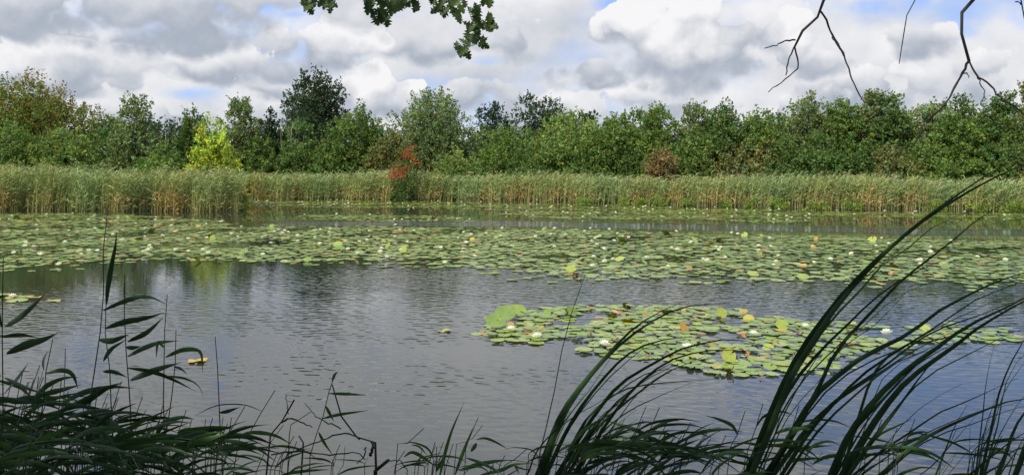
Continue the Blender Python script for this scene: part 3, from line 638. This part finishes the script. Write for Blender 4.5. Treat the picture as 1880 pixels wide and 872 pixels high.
# ------------------------------------------------------------------ trees on the near bank (behind and above the camera)
def in_view_clear(off, marg=.55):
    def f(C):
        Q = C + off; return ~((Q[:, 1] > .3) & (Q[:, 2] < CH + Q[:, 1] * .34 + marg)) & (Q[:, 1] < 3.6) & (Q[:, 2] > 2.4)
    return f
def bank_tree(name, label, loc, Hh, Rr, nleaf, pal='mid', low=.3):
    z0 = float(gz(loc[0], loc[1])); o = np.array([loc[0], loc[1], z0]); rt = tag(empty(name, o), label, 'tree')
    V, q, tn, Cn, _ = make_crown(Hh, Rr, pal, nleaf, .17, low, shape='oak', clear=in_view_clear(o))
    kc = np.array([c for c in Cn if c[1] + loc[1] < 1.0]); obj('trunk', trunk_mesh(Hh, Rr, kc, r0=.2), rt)
    tag(obj('crown', mesh('crown', V, [q], M['leaf'], tn, smooth=False), rt), kind='stuff')
    return rt, o
oak, oo = bank_tree('oak_tree', 'oak on the near bank with leafy lobed twigs hanging into the sky', (-2.4, -2.4), 9.0, 4.2, 15000)
alder, ao = bank_tree('bare_twigged_tree', 'tree on the near bank with bare dark branches hanging down', (4.6, -2.6), 9.0, 4.2, 15000)
for k, (x, y, h) in enumerate(((-8.5, -4.0, 9), (10.5, -4.5, 9), (1.0, -7.5, 10), (-5.5, -9, 10), (6.5, -9.5, 10))):
    bank_tree('tree', 'woodland tree on the near bank behind the waterside trees', (x, y), h, 4.2, 6500)[0]['group'] = 'woodland behind the viewpoint'

def px_branch(parent, org, pts, D, w0, w1, conv, name='branch', material=None, first=None, k=6, dd=0.0):
    P = []
    for i, (a, b) in enumerate(pts):
        x, y = conv(a, b); P.append(at(x, y, D + dd * i) - org)
    if first is not None: P = [np.asarray(f) - org for f in first] + P
    n = max(8, 3 * len(P)); Q = smooth_path(P, n); Q[1:-1] += RNG.normal(size=(n - 2, 3)) * .0022
    rad = np.linspace(w0, w1, n) / 2 / F * D
    if first is not None: rad = np.interp(np.linspace(0, 1, n), [0, .6, 1], [max(rad[0] * 3, .03), rad[0], rad[-1]])
    rad = rad * RNG.uniform(.88, 1.18, n)
    mb = MB(); mb.tube(Q, rad, k); return obj(name, mb.build(name, material or M['twig']), parent)
c2 = lambda a, b: (1360 + a / 3.113, b / 3.113)
D = 3.9
lim = np.array([[4.6, -2.6, 4.2], [4.4, -.2, 4.9], [3.6, 2.2, 5.0], [2.9, 3.5, 4.5]])
mb = MB(); mb.tube(smooth_path(lim - ao, 14), np.linspace(.10, .03, 14), 8); obj('limb', mb.build('limb', M['bark']), alder)
t1 = px_branch(alder, ao, [(470, 0), (455, 70), (430, 108), (350, 175), (315, 230), (305, 275)], D, 6.5, 4, c2, first=[(2.9, 3.5, 4.5), (2.2, 3.8, 3.9)])
for pts, w0, w1 in (([(312, 230), (250, 238), (190, 265), (135, 278)], 3, 1.6), ([(305, 270), (275, 340), (258, 430)], 3, 2), ([(308, 270), (327, 380), (258, 450), (158, 528)], 3, 1.6),
                    ([(458, 68), (490, 120), (525, 205), (590, 310), (640, 460), (700, 580), (735, 588)], 4, 2), ([(520, 212), (556, 270), (587, 322)], 2.2, 1.4)):
    px_branch(alder, ao, pts, D, w0, w1, c2, 'twig')
px_branch(alder, ao, [(1000, 0), (970, 90), (935, 200), (905, 365)], D, 3, 1.6, c2, 'branch', first=[(3.2, 3.0, 4.75), (2.35, 3.7, 3.8)])
px_branch(alder, ao, [(1330, 0), (1300, 70), (1270, 180), (1240, 270), (1305, 352)], D, 6.5, 5.5, c2, 'branch', first=[(3.6, 2.2, 5.0), (2.9, 3.6, 3.9)])
for pts, w0, w1 in (([(1305, 350), (1260, 430), (1190, 560), (1140, 630), (1050, 700), (1030, 760), (995, 825), (950, 833)], 5, 1.8), ([(1305, 350), (1350, 435), (1420, 480), (1470, 550), (1540, 600), (1619, 655), (1700, 720)], 4, 2),
                    ([(1350, 435), (1372, 490), (1392, 530), (1370, 600)], 2.5, 1.6), ([(1265, 425), (1292, 418), (1302, 445)], 2.2, 1.8)):
    px_branch(alder, ao, pts, D, w0, w1, c2, 'twig')
px_branch(alder, ao, [(1590, -10), (1600, 30), (1615, 80), (1605, 140), (1630, 155)], D, 3.5, 2.5, c2, 'branch', first=[(3.9, 1.4, 5.0), (2.9, 3.7, 3.7)])
px_branch(alder, ao, [(1600, 28), (1588, 12), (1568, 12)], D, 2.5, 2, c2, 'twig')

# oak twigs with lobed leaves
def oak_leaf(rng):
    half = [(0, .02), (.12, .05), (.2, .17), (.28, .07), (.38, .29), (.47, .10), (.58, .38), (.68, .13), (.77, .30), (.86, .11), (.93, .14), (1.0, .0)]
    V = []; q = []; c = rng.uniform(.05, .16)
    for t, w in half:
        w *= rng.uniform(.85, 1.15); z = -c * t * t; V += [(t, w, z + .35 * w), (t, 0, z), (t, -w, z + .35 * w)]
    for i in range(len(half) - 1): b = i * 3; q += [(b, b + 1, b + 4, b + 3), (b + 1, b + 2, b + 5, b + 4)]
    return mesh('leaf', np.array(V), [q], M['oak_leaf'], smooth=False)
OL = [oak_leaf(RNG) for _ in range(6)]
c1 = lambda a, b: (520 + a / 4.476, b / 4.476)
D = 4.0
lim = np.array([[-2.4, -2.4, 4.0], [-2.2, 0.2, 4.7], [-1.4, 2.6, 4.5], [-.6, 4.0, 4.0], [.1, 4.4, 3.75]])
mb = MB(); mb.tube(smooth_path(lim - oo, 16), np.linspace(.11, .012, 16), 8); obj('limb', mb.build('limb', M['bark']), oak)
for pts, first in (([(1470, -60), (1490, 0), (1530, 110), (1580, 240), (1630, 322)], [(-.6, 4.0, 4.0), (-.35, 4.0, 3.5)]), ([(1625, 312), (1590, 345), (1555, 375), (1505, 372)], None), ([(830, -60), (812, 10), (795, 60), (788, 100)], [(-1.0, 3.4, 4.25), (-.75, 3.9, 3.5)]),
                   ([(880, -40), (920, 50), (935, 100)], [(-.75, 3.9, 3.5)]), ([(1330, -60), (1340, 20), (1300, 60)], [(-.35, 4.0, 3.5)]), ([(240, -60), (215, 20), (235, 100)], [(-1.6, 2.3, 4.55), (-1.2, 3.8, 3.5)]), ([(360, -60), (360, 10), (395, 60)], [(-1.2, 3.8, 3.5)]), ([(1070, -60), (1060, 0), (1085, 60)], [(-.75, 3.9, 3.5)]), ([(1670, -60), (1680, 0)], [(-.1, 4.2, 3.8)])):
    px_branch(oak, oo, pts, D, 2.2, 1.2, c1, 'twig', first=first, k=5)
LEAVES = [(170, 15), (190, 30), (250, 10), (240, 35), (210, 80), (330, 10), (350, 35), (400, 30), (400, 65), (370, 5), (700, 5), (740, 25), (790, 10), (700, 62), (760, 105), (765, 175), (800, 130), (850, 165), (880, 95), (820, 85), (960, 75), (930, 20), (990, 20), (860, 20), (900, 55), (1045, 20), (1090, 55), (1075, 5),
          (1230, 25), (1260, 95), (1330, 95), (1290, 50), (1420, 110), (1385, 20), (1390, 80), (1460, 70), (1440, 10), (1430, 150), (1590, 70), (1560, 110), (1600, 110), (1570, 140), (1530, 215), (1600, 195), (1560, 230), (1700, 150), (1720, 215), (1670, 215), (1690, 180), (1515, 275), (1560, 310), (1540, 320), (1590, 290), (1640, 345), (1655, 365), (1435, 385), (1490, 410), (1483, 345), (1505, 435), (1460, 425), (1640, 10), (1700, 5), (1660, -10), (1240, -10), (1480, 15), (1310, -5)]
for a, b in LEAVES:
    x, y = c1(a, b); p = at(x, y, D + RNG.normal(0, .07)) - oo
    for j in range(1 if RNG.random() < .4 else 2):
        s = RNG.uniform(.06, .09); an = RNG.uniform(-2.6, -.5)        # mostly hanging
        o = obj('leaf', OL[int(RNG.integers(6))], oak, tuple(p - np.array([math.cos(an) * s * .5, 0, math.sin(an) * s * .5])), None, (s, s * .95, s))
        d = Vector((math.cos(an), RNG.normal(0, .35), math.sin(an))); up_ = Vector((RNG.normal(0, .4), -1, RNG.normal(.2, .4)))
        z = (up_ - d.normalized() * up_.dot(d.normalized())).normalized(); xv = d.normalized(); yv = z.cross(xv)
        from mathutils import Matrix
        o.rotation_euler = Matrix((xv, yv, z)).transposed().to_euler()
# more leafage along the limb above the frame
for k in range(70):
    s0 = RNG.random(); c = smooth_path(lim, 20)[int(4 + s0 * 15)] + RNG.normal(size=3) * np.array([.28, .22, .12]); c[2] = max(c[2], CH + c[1] * .218 + .28)
    s = RNG.uniform(.07, .1); obj('leaf', OL[int(RNG.integers(6))], oak, tuple(c - oo), (RNG.normal(0, .7), RNG.uniform(.2, 1.4), RNG.random() * 6.3), (s, s, s))

# ------------------------------------------------------------------ near bank plants
def root_at(px, D): 
    x = (px - W / 2) / F * D; return np.array([x, D, float(gz(x, D)) - .03])
def blade_part(parent, org, P, wpx, D, kind='sedge', material=None, rng=RNG, twist=None, name='leaf', n=14):
    Q = smooth_path(P, n); t = np.linspace(0, 1, n)
    prof = (np.clip((1 - t) / .45, 0, 1) ** .8 * np.interp(t, [0, .3, 1], [.75, 1, 1])) if kind == 'sedge' else np.interp(t, [0, .12, .38, .7, 1], [.22, .7, 1, .62, .02])
    w = np.maximum(prof * wpx / F * D, .0012); mb = MB(); mb.ribbon(Q - org, w, rng.normal(0, .3) if twist is None else twist, .22, dtw=rng.normal(0, .35))
    return obj(name, mb.build(name, material or M['blade']), parent)
def clump(name, label, cat, root_px, D, blades, dz=.3, group=None):
    rt0 = root_at(root_px, D); rt = tag(empty(name, rt0), label, cat, group)
    for i, (pts, w) in enumerate(blades):
        d0 = D + RNG.normal(0, .06); sl = RNG.normal(0, .22); m = len(pts)
        P = [at(a, b, d0 + sl * k / m) for k, (a, b) in enumerate(pts)]
        if pts[0][1] > 835:
            t_ = unit(P[0] - P[1]); mid = P[0] + t_ * .38; r = np.array([mid[0] - .06 + RNG.normal(0, .02), mid[1] + RNG.normal(0, .04), 0]); r[2] = float(gz(r[0], r[1])) - .03; P = [r, mid] + P
        blade_part(rt, rt0, P, w * .98, D, n=30)
        if w > 5 and pts[0][1] > 835:                    # a slimmer, shorter neighbour from the same sheath
            k2 = max(4, int(len(P) * RNG.uniform(.6, .95))); sh = np.array([RNG.normal(.02, .03), RNG.normal(0, .05), 0]); Q2 = [p + sh * (j / k2) + np.array([RNG.normal(.035, .03) * (j / k2) ** 2, 0, -.03 * (j / k2) ** 2]) for j, p in enumerate(P[:k2])]
            blade_part(rt, rt0, Q2, w * RNG.uniform(.4, .65), D, n=24, material=M['reed_light'] if RNG.random() < .25 else None)
    return rt
c3 = lambda L: [(960 + a / 2.626, 540 + b / 2.626) for a, b in L]
CA = [([(75, 872), (165, 620), (250, 480), (400, 300), (540, 160), (680, 75), (760, 42)], 13), ([(90, 872), (180, 620), (290, 440), (450, 260), (640, 120), (800, 58), (1000, 42)], 10), ([(110, 872), (200, 680), (290, 530), (420, 370), (520, 280), (640, 228), (760, 210), (860, 202)], 9),
      ([(165, 872), (300, 650), (400, 510), (480, 425), (600, 350), (740, 275), (800, 255), (930, 222), (1060, 222), (1200, 262)], 9), ([(215, 872), (330, 680), (450, 560), (590, 450), (700, 375), (800, 330), (880, 298)], 9), ([(190, 872), (300, 690), (440, 540), (600, 400), (700, 340), (780, 305)], 8),
      ([(200, 872), (310, 600), (450, 480), (560, 400), (660, 365), (780, 365), (900, 382)], 6), ([(180, 872), (280, 640), (400, 510), (520, 450), (700, 425), (950, 408)], 6), ([(240, 872), (360, 690), (500, 570), (640, 500), (740, 455), (830, 420)], 8), ([(30, 850), (60, 770), (130, 680), (260, 580), (370, 520), (470, 450)], 4.5),
      ([(60, 872), (110, 740), (150, 650), (240, 560), (280, 520)], 6), ([(250, 872), (420, 600), (560, 430), (700, 325), (830, 282), (960, 268), (1130, 277)], 8), ([(840, 24), (885, 17)], 0)]
clump('sedge_clump', 'dark arching sedge clump beside the thin straight stem, leaning over the water', 'sedge', 992, 2.7, [(c3(b), w) for b, w in CA if w])
st = tag(empty('rush_stem', root_at(992, 2.75)), 'single thin straight stem rising from the arching sedge clump', 'stem'); so = root_at(992, 2.75)
mb = MB(); mb.tube(smooth_path([so] + [at(a, b, 2.75) for a, b in c3([(80, 872), (100, 700), (130, 570), (165, 400), (200, 210), (235, 90), (272, 0), (300, -92)])], 14) - so, np.linspace(.0045, .0012, 14), 5); obj('stem', mb.build('stem', M['stem']), st)
CB = [([(1372, 872), (1407, 781), (1440, 704), (1474, 640), (1517, 580), (1545, 544), (1597, 489), (1655, 438), (1707, 397), (1762, 362), (1817, 331), (1880, 302), (1925, 284)], 15), ([(1380, 872), (1417, 781), (1450, 697), (1484, 640), (1521, 583), (1560, 533), (1604, 485), (1660, 432), (1710, 392), (1762, 355), (1817, 318), (1854, 298), (1890, 280)], 11),
      ([(1384, 855), (1427, 757), (1464, 694), (1507, 644), (1541, 610), (1574, 580), (1597, 555), (1652, 515), (1688, 496), (1725, 480), (1762, 463)], 10), ([(1405, 872), (1464, 781), (1504, 710), (1527, 660), (1558, 617), (1594, 580), (1652, 518), (1688, 489), (1743, 447), (1798, 401), (1865, 361)], 10),
      ([(1410, 872), (1474, 761), (1501, 721), (1541, 687), (1581, 657), (1625, 634), (1661, 617), (1695, 593), (1725, 570), (1773, 544), (1828, 518), (1885, 499), (1930, 488)], 12), ([(1437, 872), (1484, 798), (1527, 747), (1574, 697), (1614, 667), (1661, 637), (1708, 607), (1738, 587), (1791, 551), (1835, 533), (1885, 513), (1940, 496)], 13),
      ([(1420, 872), (1481, 788), (1541, 731), (1594, 694), (1641, 660), (1688, 624), (1735, 600), (1775, 587), (1809, 575), (1845, 560), (1900, 540)], 12), ([(1390, 872), (1440, 760), (1478, 690), (1520, 630), (1560, 590), (1600, 556)], 6)]
clump('sedge_clump', 'long-bladed sedge clump whose longest blades sweep up to the far trees', 'sedge', 1385, 2.6, CB)
CB2 = [([(1527, 872), (1554, 808), (1588, 757), (1628, 711), (1675, 670), (1722, 637), (1758, 610), (1792, 590), (1822, 577), (1885, 545), (1930, 528)], 15), ([(1548, 872), (1581, 814), (1618, 757), (1658, 707), (1702, 670), (1742, 644), (1775, 617), (1809, 593), (1832, 580), (1885, 550), (1940, 526)], 15), ([(1558, 872), (1594, 821), (1635, 767), (1668, 721), (1695, 684), (1712, 667), (1760, 630)], 10),
       ([(1545, 872), (1572, 780), (1602, 690), (1640, 645), (1680, 628), (1722, 626), (1775, 604), (1825, 599), (1885, 598), (1920, 600)], 6), ([(1568, 872), (1625, 824), (1675, 791), (1725, 757), (1775, 737), (1809, 721), (1842, 706), (1869, 694)], 8), ([(1618, 872), (1661, 831), (1708, 798), (1758, 774), (1809, 752), (1842, 739), (1885, 731), (1930, 728)], 11), ([(1865, 872), (1930, 700), (1980, 540), (1965, 468), (1900, 452), (1830, 456), (1787, 459)], 8),
       ([(1535, 872), (1568, 812), (1600, 762), (1640, 715), (1690, 668)], 7)]
clump('sedge_clump', 'sedge clump with low arching blades between two other clumps', 'sedge', 1535, 2.55, CB2)
CC = [([(1718, 872), (1735, 828), (1752, 784), (1775, 744)], 9), ([(1792, 872), (1799, 808), (1805, 761), (1809, 714), (1817, 667), (1825, 634)], 8), ([(1802, 872), (1822, 781), (1835, 721), (1856, 667), (1882, 622), (1910, 580)], 12), ([(1800, 872), (1832, 754), (1849, 711), (1885, 660), (1915, 620)], 8), ([(1832, 872), (1849, 828), (1862, 788), (1885, 752), (1920, 710)], 15), ([(1852, 872), (1866, 828), (1885, 795), (1925, 745)], 17), ([(1778, 872), (1780, 830), (1781, 781)], 4),
      ([(1690, 872), (1718, 848), (1760, 800), (1790, 765)], 6), ([(1780, 872), (1830, 830), (1870, 800), (1920, 775)], 9), ([(1740, 872), (1790, 815), (1840, 790), (1900, 770)], 6), ([(1795, 872), (1808, 790), (1826, 740), (1850, 690)], 9), ([(1806, 872), (1835, 800), (1870, 740), (1905, 700)], 10)]
clump('sedge_clump', 'upright sedge clump with a blunt broken blade, at the end of the bank', 'sedge', 1815, 2.5, CC)

# reeds: stem with broad alternate leaves blown to one side
REEDG = 'reeds on the near bank'
def reed(label, stem_pts, D, leaves=(), nrand=0, material=None, wst=4.6, rng=RNG, group=REEDG, side=.82, lw=(8, 13), ll=(70, 150), tmin=.3, tmax=None):
    tmax = tmax or (.62 if leaves else 1.0)
    r0 = root_at(stem_pts[0][0], D); rt = tag(empty('reed', r0), label, 'reed', group)
    dl = rng.normal(0, .15); P = [r0] + [at(a, b, D + dl * k / len(stem_pts)) for k, (a, b) in enumerate(stem_pts)]; Q = smooth_path(P, 16)
    mb = MB(); mb.tube(Q - r0, np.linspace(wst, 1.5, 16) / 2 / F * D, 5); obj('stem', mb.build('stem', M['stem']), rt)
    for pts, w in leaves:
        d1 = rng.normal(0, .12); blade_part(rt, r0, [at(a, b, D + d1 * k / len(pts)) for k, (a, b) in enumerate(pts)], w, D, 'reed', material or M['reed_leaf'], n=16)
    for k in range(nrand):
        t = tmin + (tmax - tmin) * (k + rng.random()) / nrand; p = Q[min(15, int(t * 15))]; s = 1 if rng.random() < side else -1
        L = rng.uniform(*ll) / F * D * (1.0 - .25 * t); el = rng.uniform(-.1, 1.05); yy = rng.normal(0, .45); d = np.array([s * math.cos(el), yy, math.sin(el)]); d /= np.linalg.norm(d)
        dr = rng.uniform(.1, .9); pts = [p, p + d * L * .35, p + d * L * .7 + np.array([.03 * s, 0, -dr * L * .18]), p + d * L + np.array([.05 * s, 0, -dr * L * .55])]
        blade_part(rt, r0, pts, rng.uniform(*lw), D, 'reed', material or M['reed_leaf'], n=9, twist=rng.normal(0, .5))
    return rt
c5 = lambda L: [(160 + a / 2.018, 440 + b / 2.018) for a, b in L]
c4 = lambda L: [(0 + a / 2.479, 520 + b / 2.479) for a, b in L]
reed('tallest near-bank reed, bare thin tip above its leaves', [(150, 872), (160, 762), (170, 703), (182, 623), (190, 564), (189, 470), (198, 382)], 2.5,
     [(c5([(60, 262), (120, 235), (190, 213), (240, 215), (295, 240)]), 9), (c5([(42, 372), (90, 375), (155, 350)]), 12), (c5([(60, 450), (90, 405), (145, 370)]), 8)], 3, tmin=.25, ll=(90, 150))
reed('near-bank reed ending in one long upright blade', [(209, 872), (204, 760), (204, 698), (195, 638), (192, 575), (195, 545)], 2.48,
     [([(195, 560), (198, 525), (206, 480), (212, 450), (214, 425)], 10), (c5([(68, 328), (140, 305), (220, 290), (285, 270)]), 12), (c5([(58, 488), (100, 490), (150, 510)]), 8)], 4, tmin=.25)
reed('near-bank reed with a spear-like tip and sideways leaves', [(242, 872), (237, 717), (231, 638), (228, 560), (229, 505)], 2.52,
     [(c5([(150, 378), (210, 350), (250, 318), (283, 285)]), 10), (c5([(150, 432), (210, 400), (270, 380), (338, 374)]), 11), (c5([(160, 520), (230, 490), (290, 470), (345, 456)]), 13), (c5([(150, 475), (240, 490), (320, 520), (400, 560)]), 10), (c5([(142, 398), (170, 400), (200, 395)]), 8), ([(229, 555), (228, 530), (230, 500)], 5)], 4, tmin=.2)
reed('near-bank reed carrying a bright green folded leaf', [(305, 872), (304, 836), (300, 747), (301, 678), (302, 613), (307, 541)], 2.5,
     [(c5([(290, 435), (350, 410), (400, 408), (422, 425), (427, 490)]), 10), (c5([(290, 505), (360, 515), (410, 540), (435, 590)]), 8), (c5([(285, 400), (262, 380), (255, 440)]), 7)], 3, M['reed_light'], tmin=.2)
reed('thin bare-topped reed between leafy reeds', [(300, 872), (311, 762), (321, 678), (323, 606)], 2.6, [(c5([(320, 470), (350, 480), (370, 500)]), 6)], 3, tmin=.15)
reed('straight bare reed stalk standing apart from the leafy reeds', [(408, 872), (406, 836), (400, 688), (395, 618)], 2.55, [(c5([(490, 640), (520, 635), (565, 620)]), 7)], 1, tmin=.1, lw=(7, 10))
reed('edge reed with two broad ribbon leaves', [(6, 872), (5, 700), (4, 600), (6, 470)], 2.3,
     [(c4([(22, 197), (80, 160), (140, 110), (208, 45)]), 14), (c4([(30, 320), (120, 280), (200, 255), (265, 225)]), 16), (c4([(0, 245), (90, 235), (185, 250)]), 8), (c4([(20, 500), (70, 440), (130, 360)]), 13), ([(2, 600), (-4, 575), (-6, 545)], 9)], 4, tmin=.2)
reed('short reed with one leaf hanging down beside the edge reed', [(70, 872), (80, 740), (83, 690), (97, 622)], 2.4, [(c4([(215, 310), (195, 350), (200, 400)]), 9), (c4([(205, 410), (280, 395), (330, 415), (355, 480)]), 9), (c4([(170, 510), (260, 490), (370, 460)]), 11), (c4([(20, 430), (60, 450), (130, 480), (200, 500)]), 8)], 4, tmin=.2)
reed('reed with long crossing leaves at the base of the tallest reed', [(112, 872), (115, 760), (119, 690), (120, 640)], 2.4, [(c4([(270, 580), (380, 540), (480, 480), (560, 450)]), 15), (c4([(410, 590), (500, 640), (595, 700)]), 20), (c4([(270, 600), (320, 640), (400, 700)]), 12), (c4([(40, 540), (150, 530), (270, 570)]), 16)], 4, tmin=.2)
rg = np.random.default_rng(33)
MASS = 'broad-leaved reed in the dense dark tangle on the near bank'
for k in range(72):
    px = rg.uniform(-80, 420); tp = np.interp(px, [-70, 60, 260, 400, 480], [655, 690, 725, 775, 805]) + rg.uniform(-15, 80)
    reed(MASS, [(px - rg.uniform(5, 25), 880), (px, (880 + tp) / 2), (px + rg.uniform(5, 35), tp)], rg.uniform(2.1, 2.75), (), int(rg.integers(10, 14)), M['reed_light'] if k % 4 == 0 else None, 3.4, rg, 'reeds of the near-bank tangle', .68, (4.5, 11), (60, 150), .34)
for k in range(62):
    px = rg.uniform(-90, 330); tp = np.interp(px, [-90, 100, 330], [745, 790, 835]) + rg.uniform(-10, 60)
    reed('low dark reed filling the foot of the near-bank tangle', [(px - rg.uniform(5, 40), 900), (px, (890 + tp) / 2), (px + rg.uniform(5, 35), tp)], rg.uniform(1.8, 2.3), (), 12, M['reed_light'] if k % 6 == 0 else None, 3.2, rg, 'low reeds at the foot of the tangle', .58, (5, 12), (60, 150), .4)
for pts, tip in (((428, 872), (505, 716)), ((470, 872), (520, 780)), ((395, 872), (450, 745)), ((512, 872), (540, 800))):
    reed('slender lighter reed at the edge of the dark tangle', [pts, ((pts[0] + tip[0]) / 2 - 8, (pts[1] + tip[1]) / 2), tip], 2.6, (), 7, M['reed_light'], 2.4, rg, 'slender reeds by the tangle', .75, (6, 9), (70, 130), .35)
reed('reed standing among the bare twigs with level leaves', [(568, 872), (585, 793), (598, 747), (609, 697), (617, 683)], 2.6, [([(604, 722), (638, 723), (673, 725)], 6), ([(592, 768), (623, 761), (676, 753)], 7), ([(598, 745), (607, 762), (613, 773)], 6), ([(585, 793), (596, 815), (615, 840)], 8), ([(609, 699), (614, 688), (620, 682)], 6)], 2, M['reed_light'], 2.4)
for stem, lv in (([(725, 872), (745, 822), (752, 806), (778, 786)], [([(742, 838), (756, 830), (775, 838), (803, 858)], 7), ([(755, 816), (770, 820), (785, 836)], 4)]), ([(832, 872), (855, 822), (868, 785), (878, 766)], [([(835, 872), (850, 830), (862, 800), (869, 782)], 7), ([(875, 806), (890, 804), (908, 810), (934, 825)], 5)]),
                 ([(852, 872), (866, 815), (872, 790), (886, 780)], [([(842, 863), (875, 853), (910, 846), (938, 844)], 9), ([(855, 840), (880, 848), (910, 862), (925, 872)], 6), ([(864, 828), (872, 818), (875, 812)], 8)]), ([(925, 872), (942, 848), (953, 832), (968, 823)], [([(880, 872), (920, 862), (945, 852), (982, 850)], 7), ([(945, 855), (962, 861), (985, 862)], 6), ([(944, 852), (950, 862), (953, 870)], 4)]), ([(800, 872), (805, 846), (808, 830), (812, 820)], [([(800, 866), (812, 845), (818, 828)], 7)])):
    reed('small fresh reed between the bare twigs and the arching sedges', stem, 2.65, lv, 0, M['reed_light'], 2, group='small reeds by the water')
reed('slim upright grass blade alone at the water edge', [(806, 880), (808, 868)], 1.9, [([(806, 880), (818, 830), (830, 790), (852, 738)], 8)], 0, M['reed_light'], 2, group=None)
for k in range(30):
    px = rg.uniform(1050, 1330); tp = np.interp(px, [1050, 1160, 1250, 1330], [790, 735, 770, 800]) + rg.uniform(-5, 60)
    reed('leafy reed bent sideways under the arching sedge blades', [(px - 50, 880), (px - 22, (880 + tp) / 2 + 8), (px + 10, tp)], rg.uniform(2.45, 2.85), (), 11, M['reed_light'] if k % 3 == 0 else None, 2.4, rg, 'reeds below the sedges', .95, (5, 9), (80, 150), .35)
for k in range(28):
    px = rg.uniform(1300, 1860); tp = 800 + rg.uniform(-60, 40)
    reed('low green reed among the long sedge clumps', [(px - 25, 885), (px - 10, (880 + tp) / 2), (px + 10, tp)], rg.uniform(2.45, 2.9), (), 9, M['reed_light'] if k % 2 else None, 2, rg, 'low reeds among sedges', .8, (4, 8), (60, 130), .35)

for k in range(26):
    px = rg.uniform(440, 1010); tp = 838 + rg.uniform(-32, 22)
    reed('fine grass stem fringing the water between reeds and sedges', [(px - rg.uniform(0, 14), 890), (px, (885 + tp) / 2), (px + rg.uniform(2, 16), tp)], rg.uniform(2.4, 2.9), (), 6, M['reed_light'] if k % 2 else None, 1.8, rg, 'fine grasses at the water edge', .6, (2.5, 5.5), (40, 90), .4)
# bare dead twigs rising from the bank
def dead_shrub(label, root_px, D, paths):
    r0 = root_at(root_px, D); rt = tag(empty('dead_branch', r0), label, 'branch')
    for i, (pts, w0, w1) in enumerate(paths):
        P = [at(a, b, D + .03 * math.sin(i * 2 + k)) - r0 for k, (a, b) in enumerate(pts)]
        if pts[0][1] > 855: P = [np.zeros(3)] + P
        Q = smooth_path(P, 14); Q[1:-1] += RNG.normal(size=(12, 3)) * .002; mb = MB(); mb.tube(Q, np.linspace(w0, w1, 14) / 2 / F * D * RNG.uniform(.85, 1.2, 14), 6); obj('branch' if i == 0 else 'twig', mb.build('branch', M['twig']), rt)
dead_shrub('bent dead branch with a broken stub at the water edge', 691, 2.6, [([(691, 870), (679, 831), (660, 806), (642, 793), (626, 787), (627, 762), (620, 737), (610, 706)], 9, 2.2), ([(690, 868), (701, 856), (713, 844)], 9, 6), ([(681, 835), (684, 822), (683, 810)], 6, 4), ([(660, 806), (640, 795), (607, 800), (576, 814), (545, 825)], 3, 2), ([(672, 820), (668, 838), (655, 850)], 3, 1.6), ([(626, 787), (607, 778), (582, 765), (560, 740)], 2.4, 1.4), ([(714, 845), (735, 845), (745, 860), (750, 872)], 2.4, 1.6)])
dead_shrub('thin forked dead twigs inside the reed edge', 487, 2.55, [([(487, 868), (504, 803), (517, 775), (529, 759), (540, 734)], 5.5, 2.6), ([(517, 775), (532, 768), (554, 775), (573, 784)], 3.5, 1.8), ([(529, 759), (527, 742), (524, 724)], 2, 1.2), ([(554, 872), (549, 825), (549, 800)], 5, 3), ([(498, 834), (545, 829), (607, 834), (651, 831), (670, 843)], 3.2, 2), ([(528, 866), (530, 800), (534, 765), (550, 750), (570, 756)], 2.6, 1.4)])

# bird far off in the sky
def bird():
    D = 140; p = at(431, 145, D); rt = tag(empty('bird', p), 'tiny white bird gliding below the grey cloud', 'bird'); mb = MB()
    mb.tube(smooth_path([(-.24, 0, 0), (-.1, 0, .01), (.1, 0, 0), (.28, 0, -.02)], 8), [.02, .06, .075, .08, .075, .06, .035, .02], 8); obj('body', mb.build('body', M['bird']), rt)
    for s in (-1, 1):
        mb = MB(); mb.ribbon(smooth_path([(0, 0, .03), (s * .28, s * .1, .10), (s * .62, s * .2, .03)], 7), [.16, .17, .16, .14, .11, .07, .02], view=(0, .3, 1), fold=.1); obj('wing', mb.build('wing', M['bird']), rt)
bird()
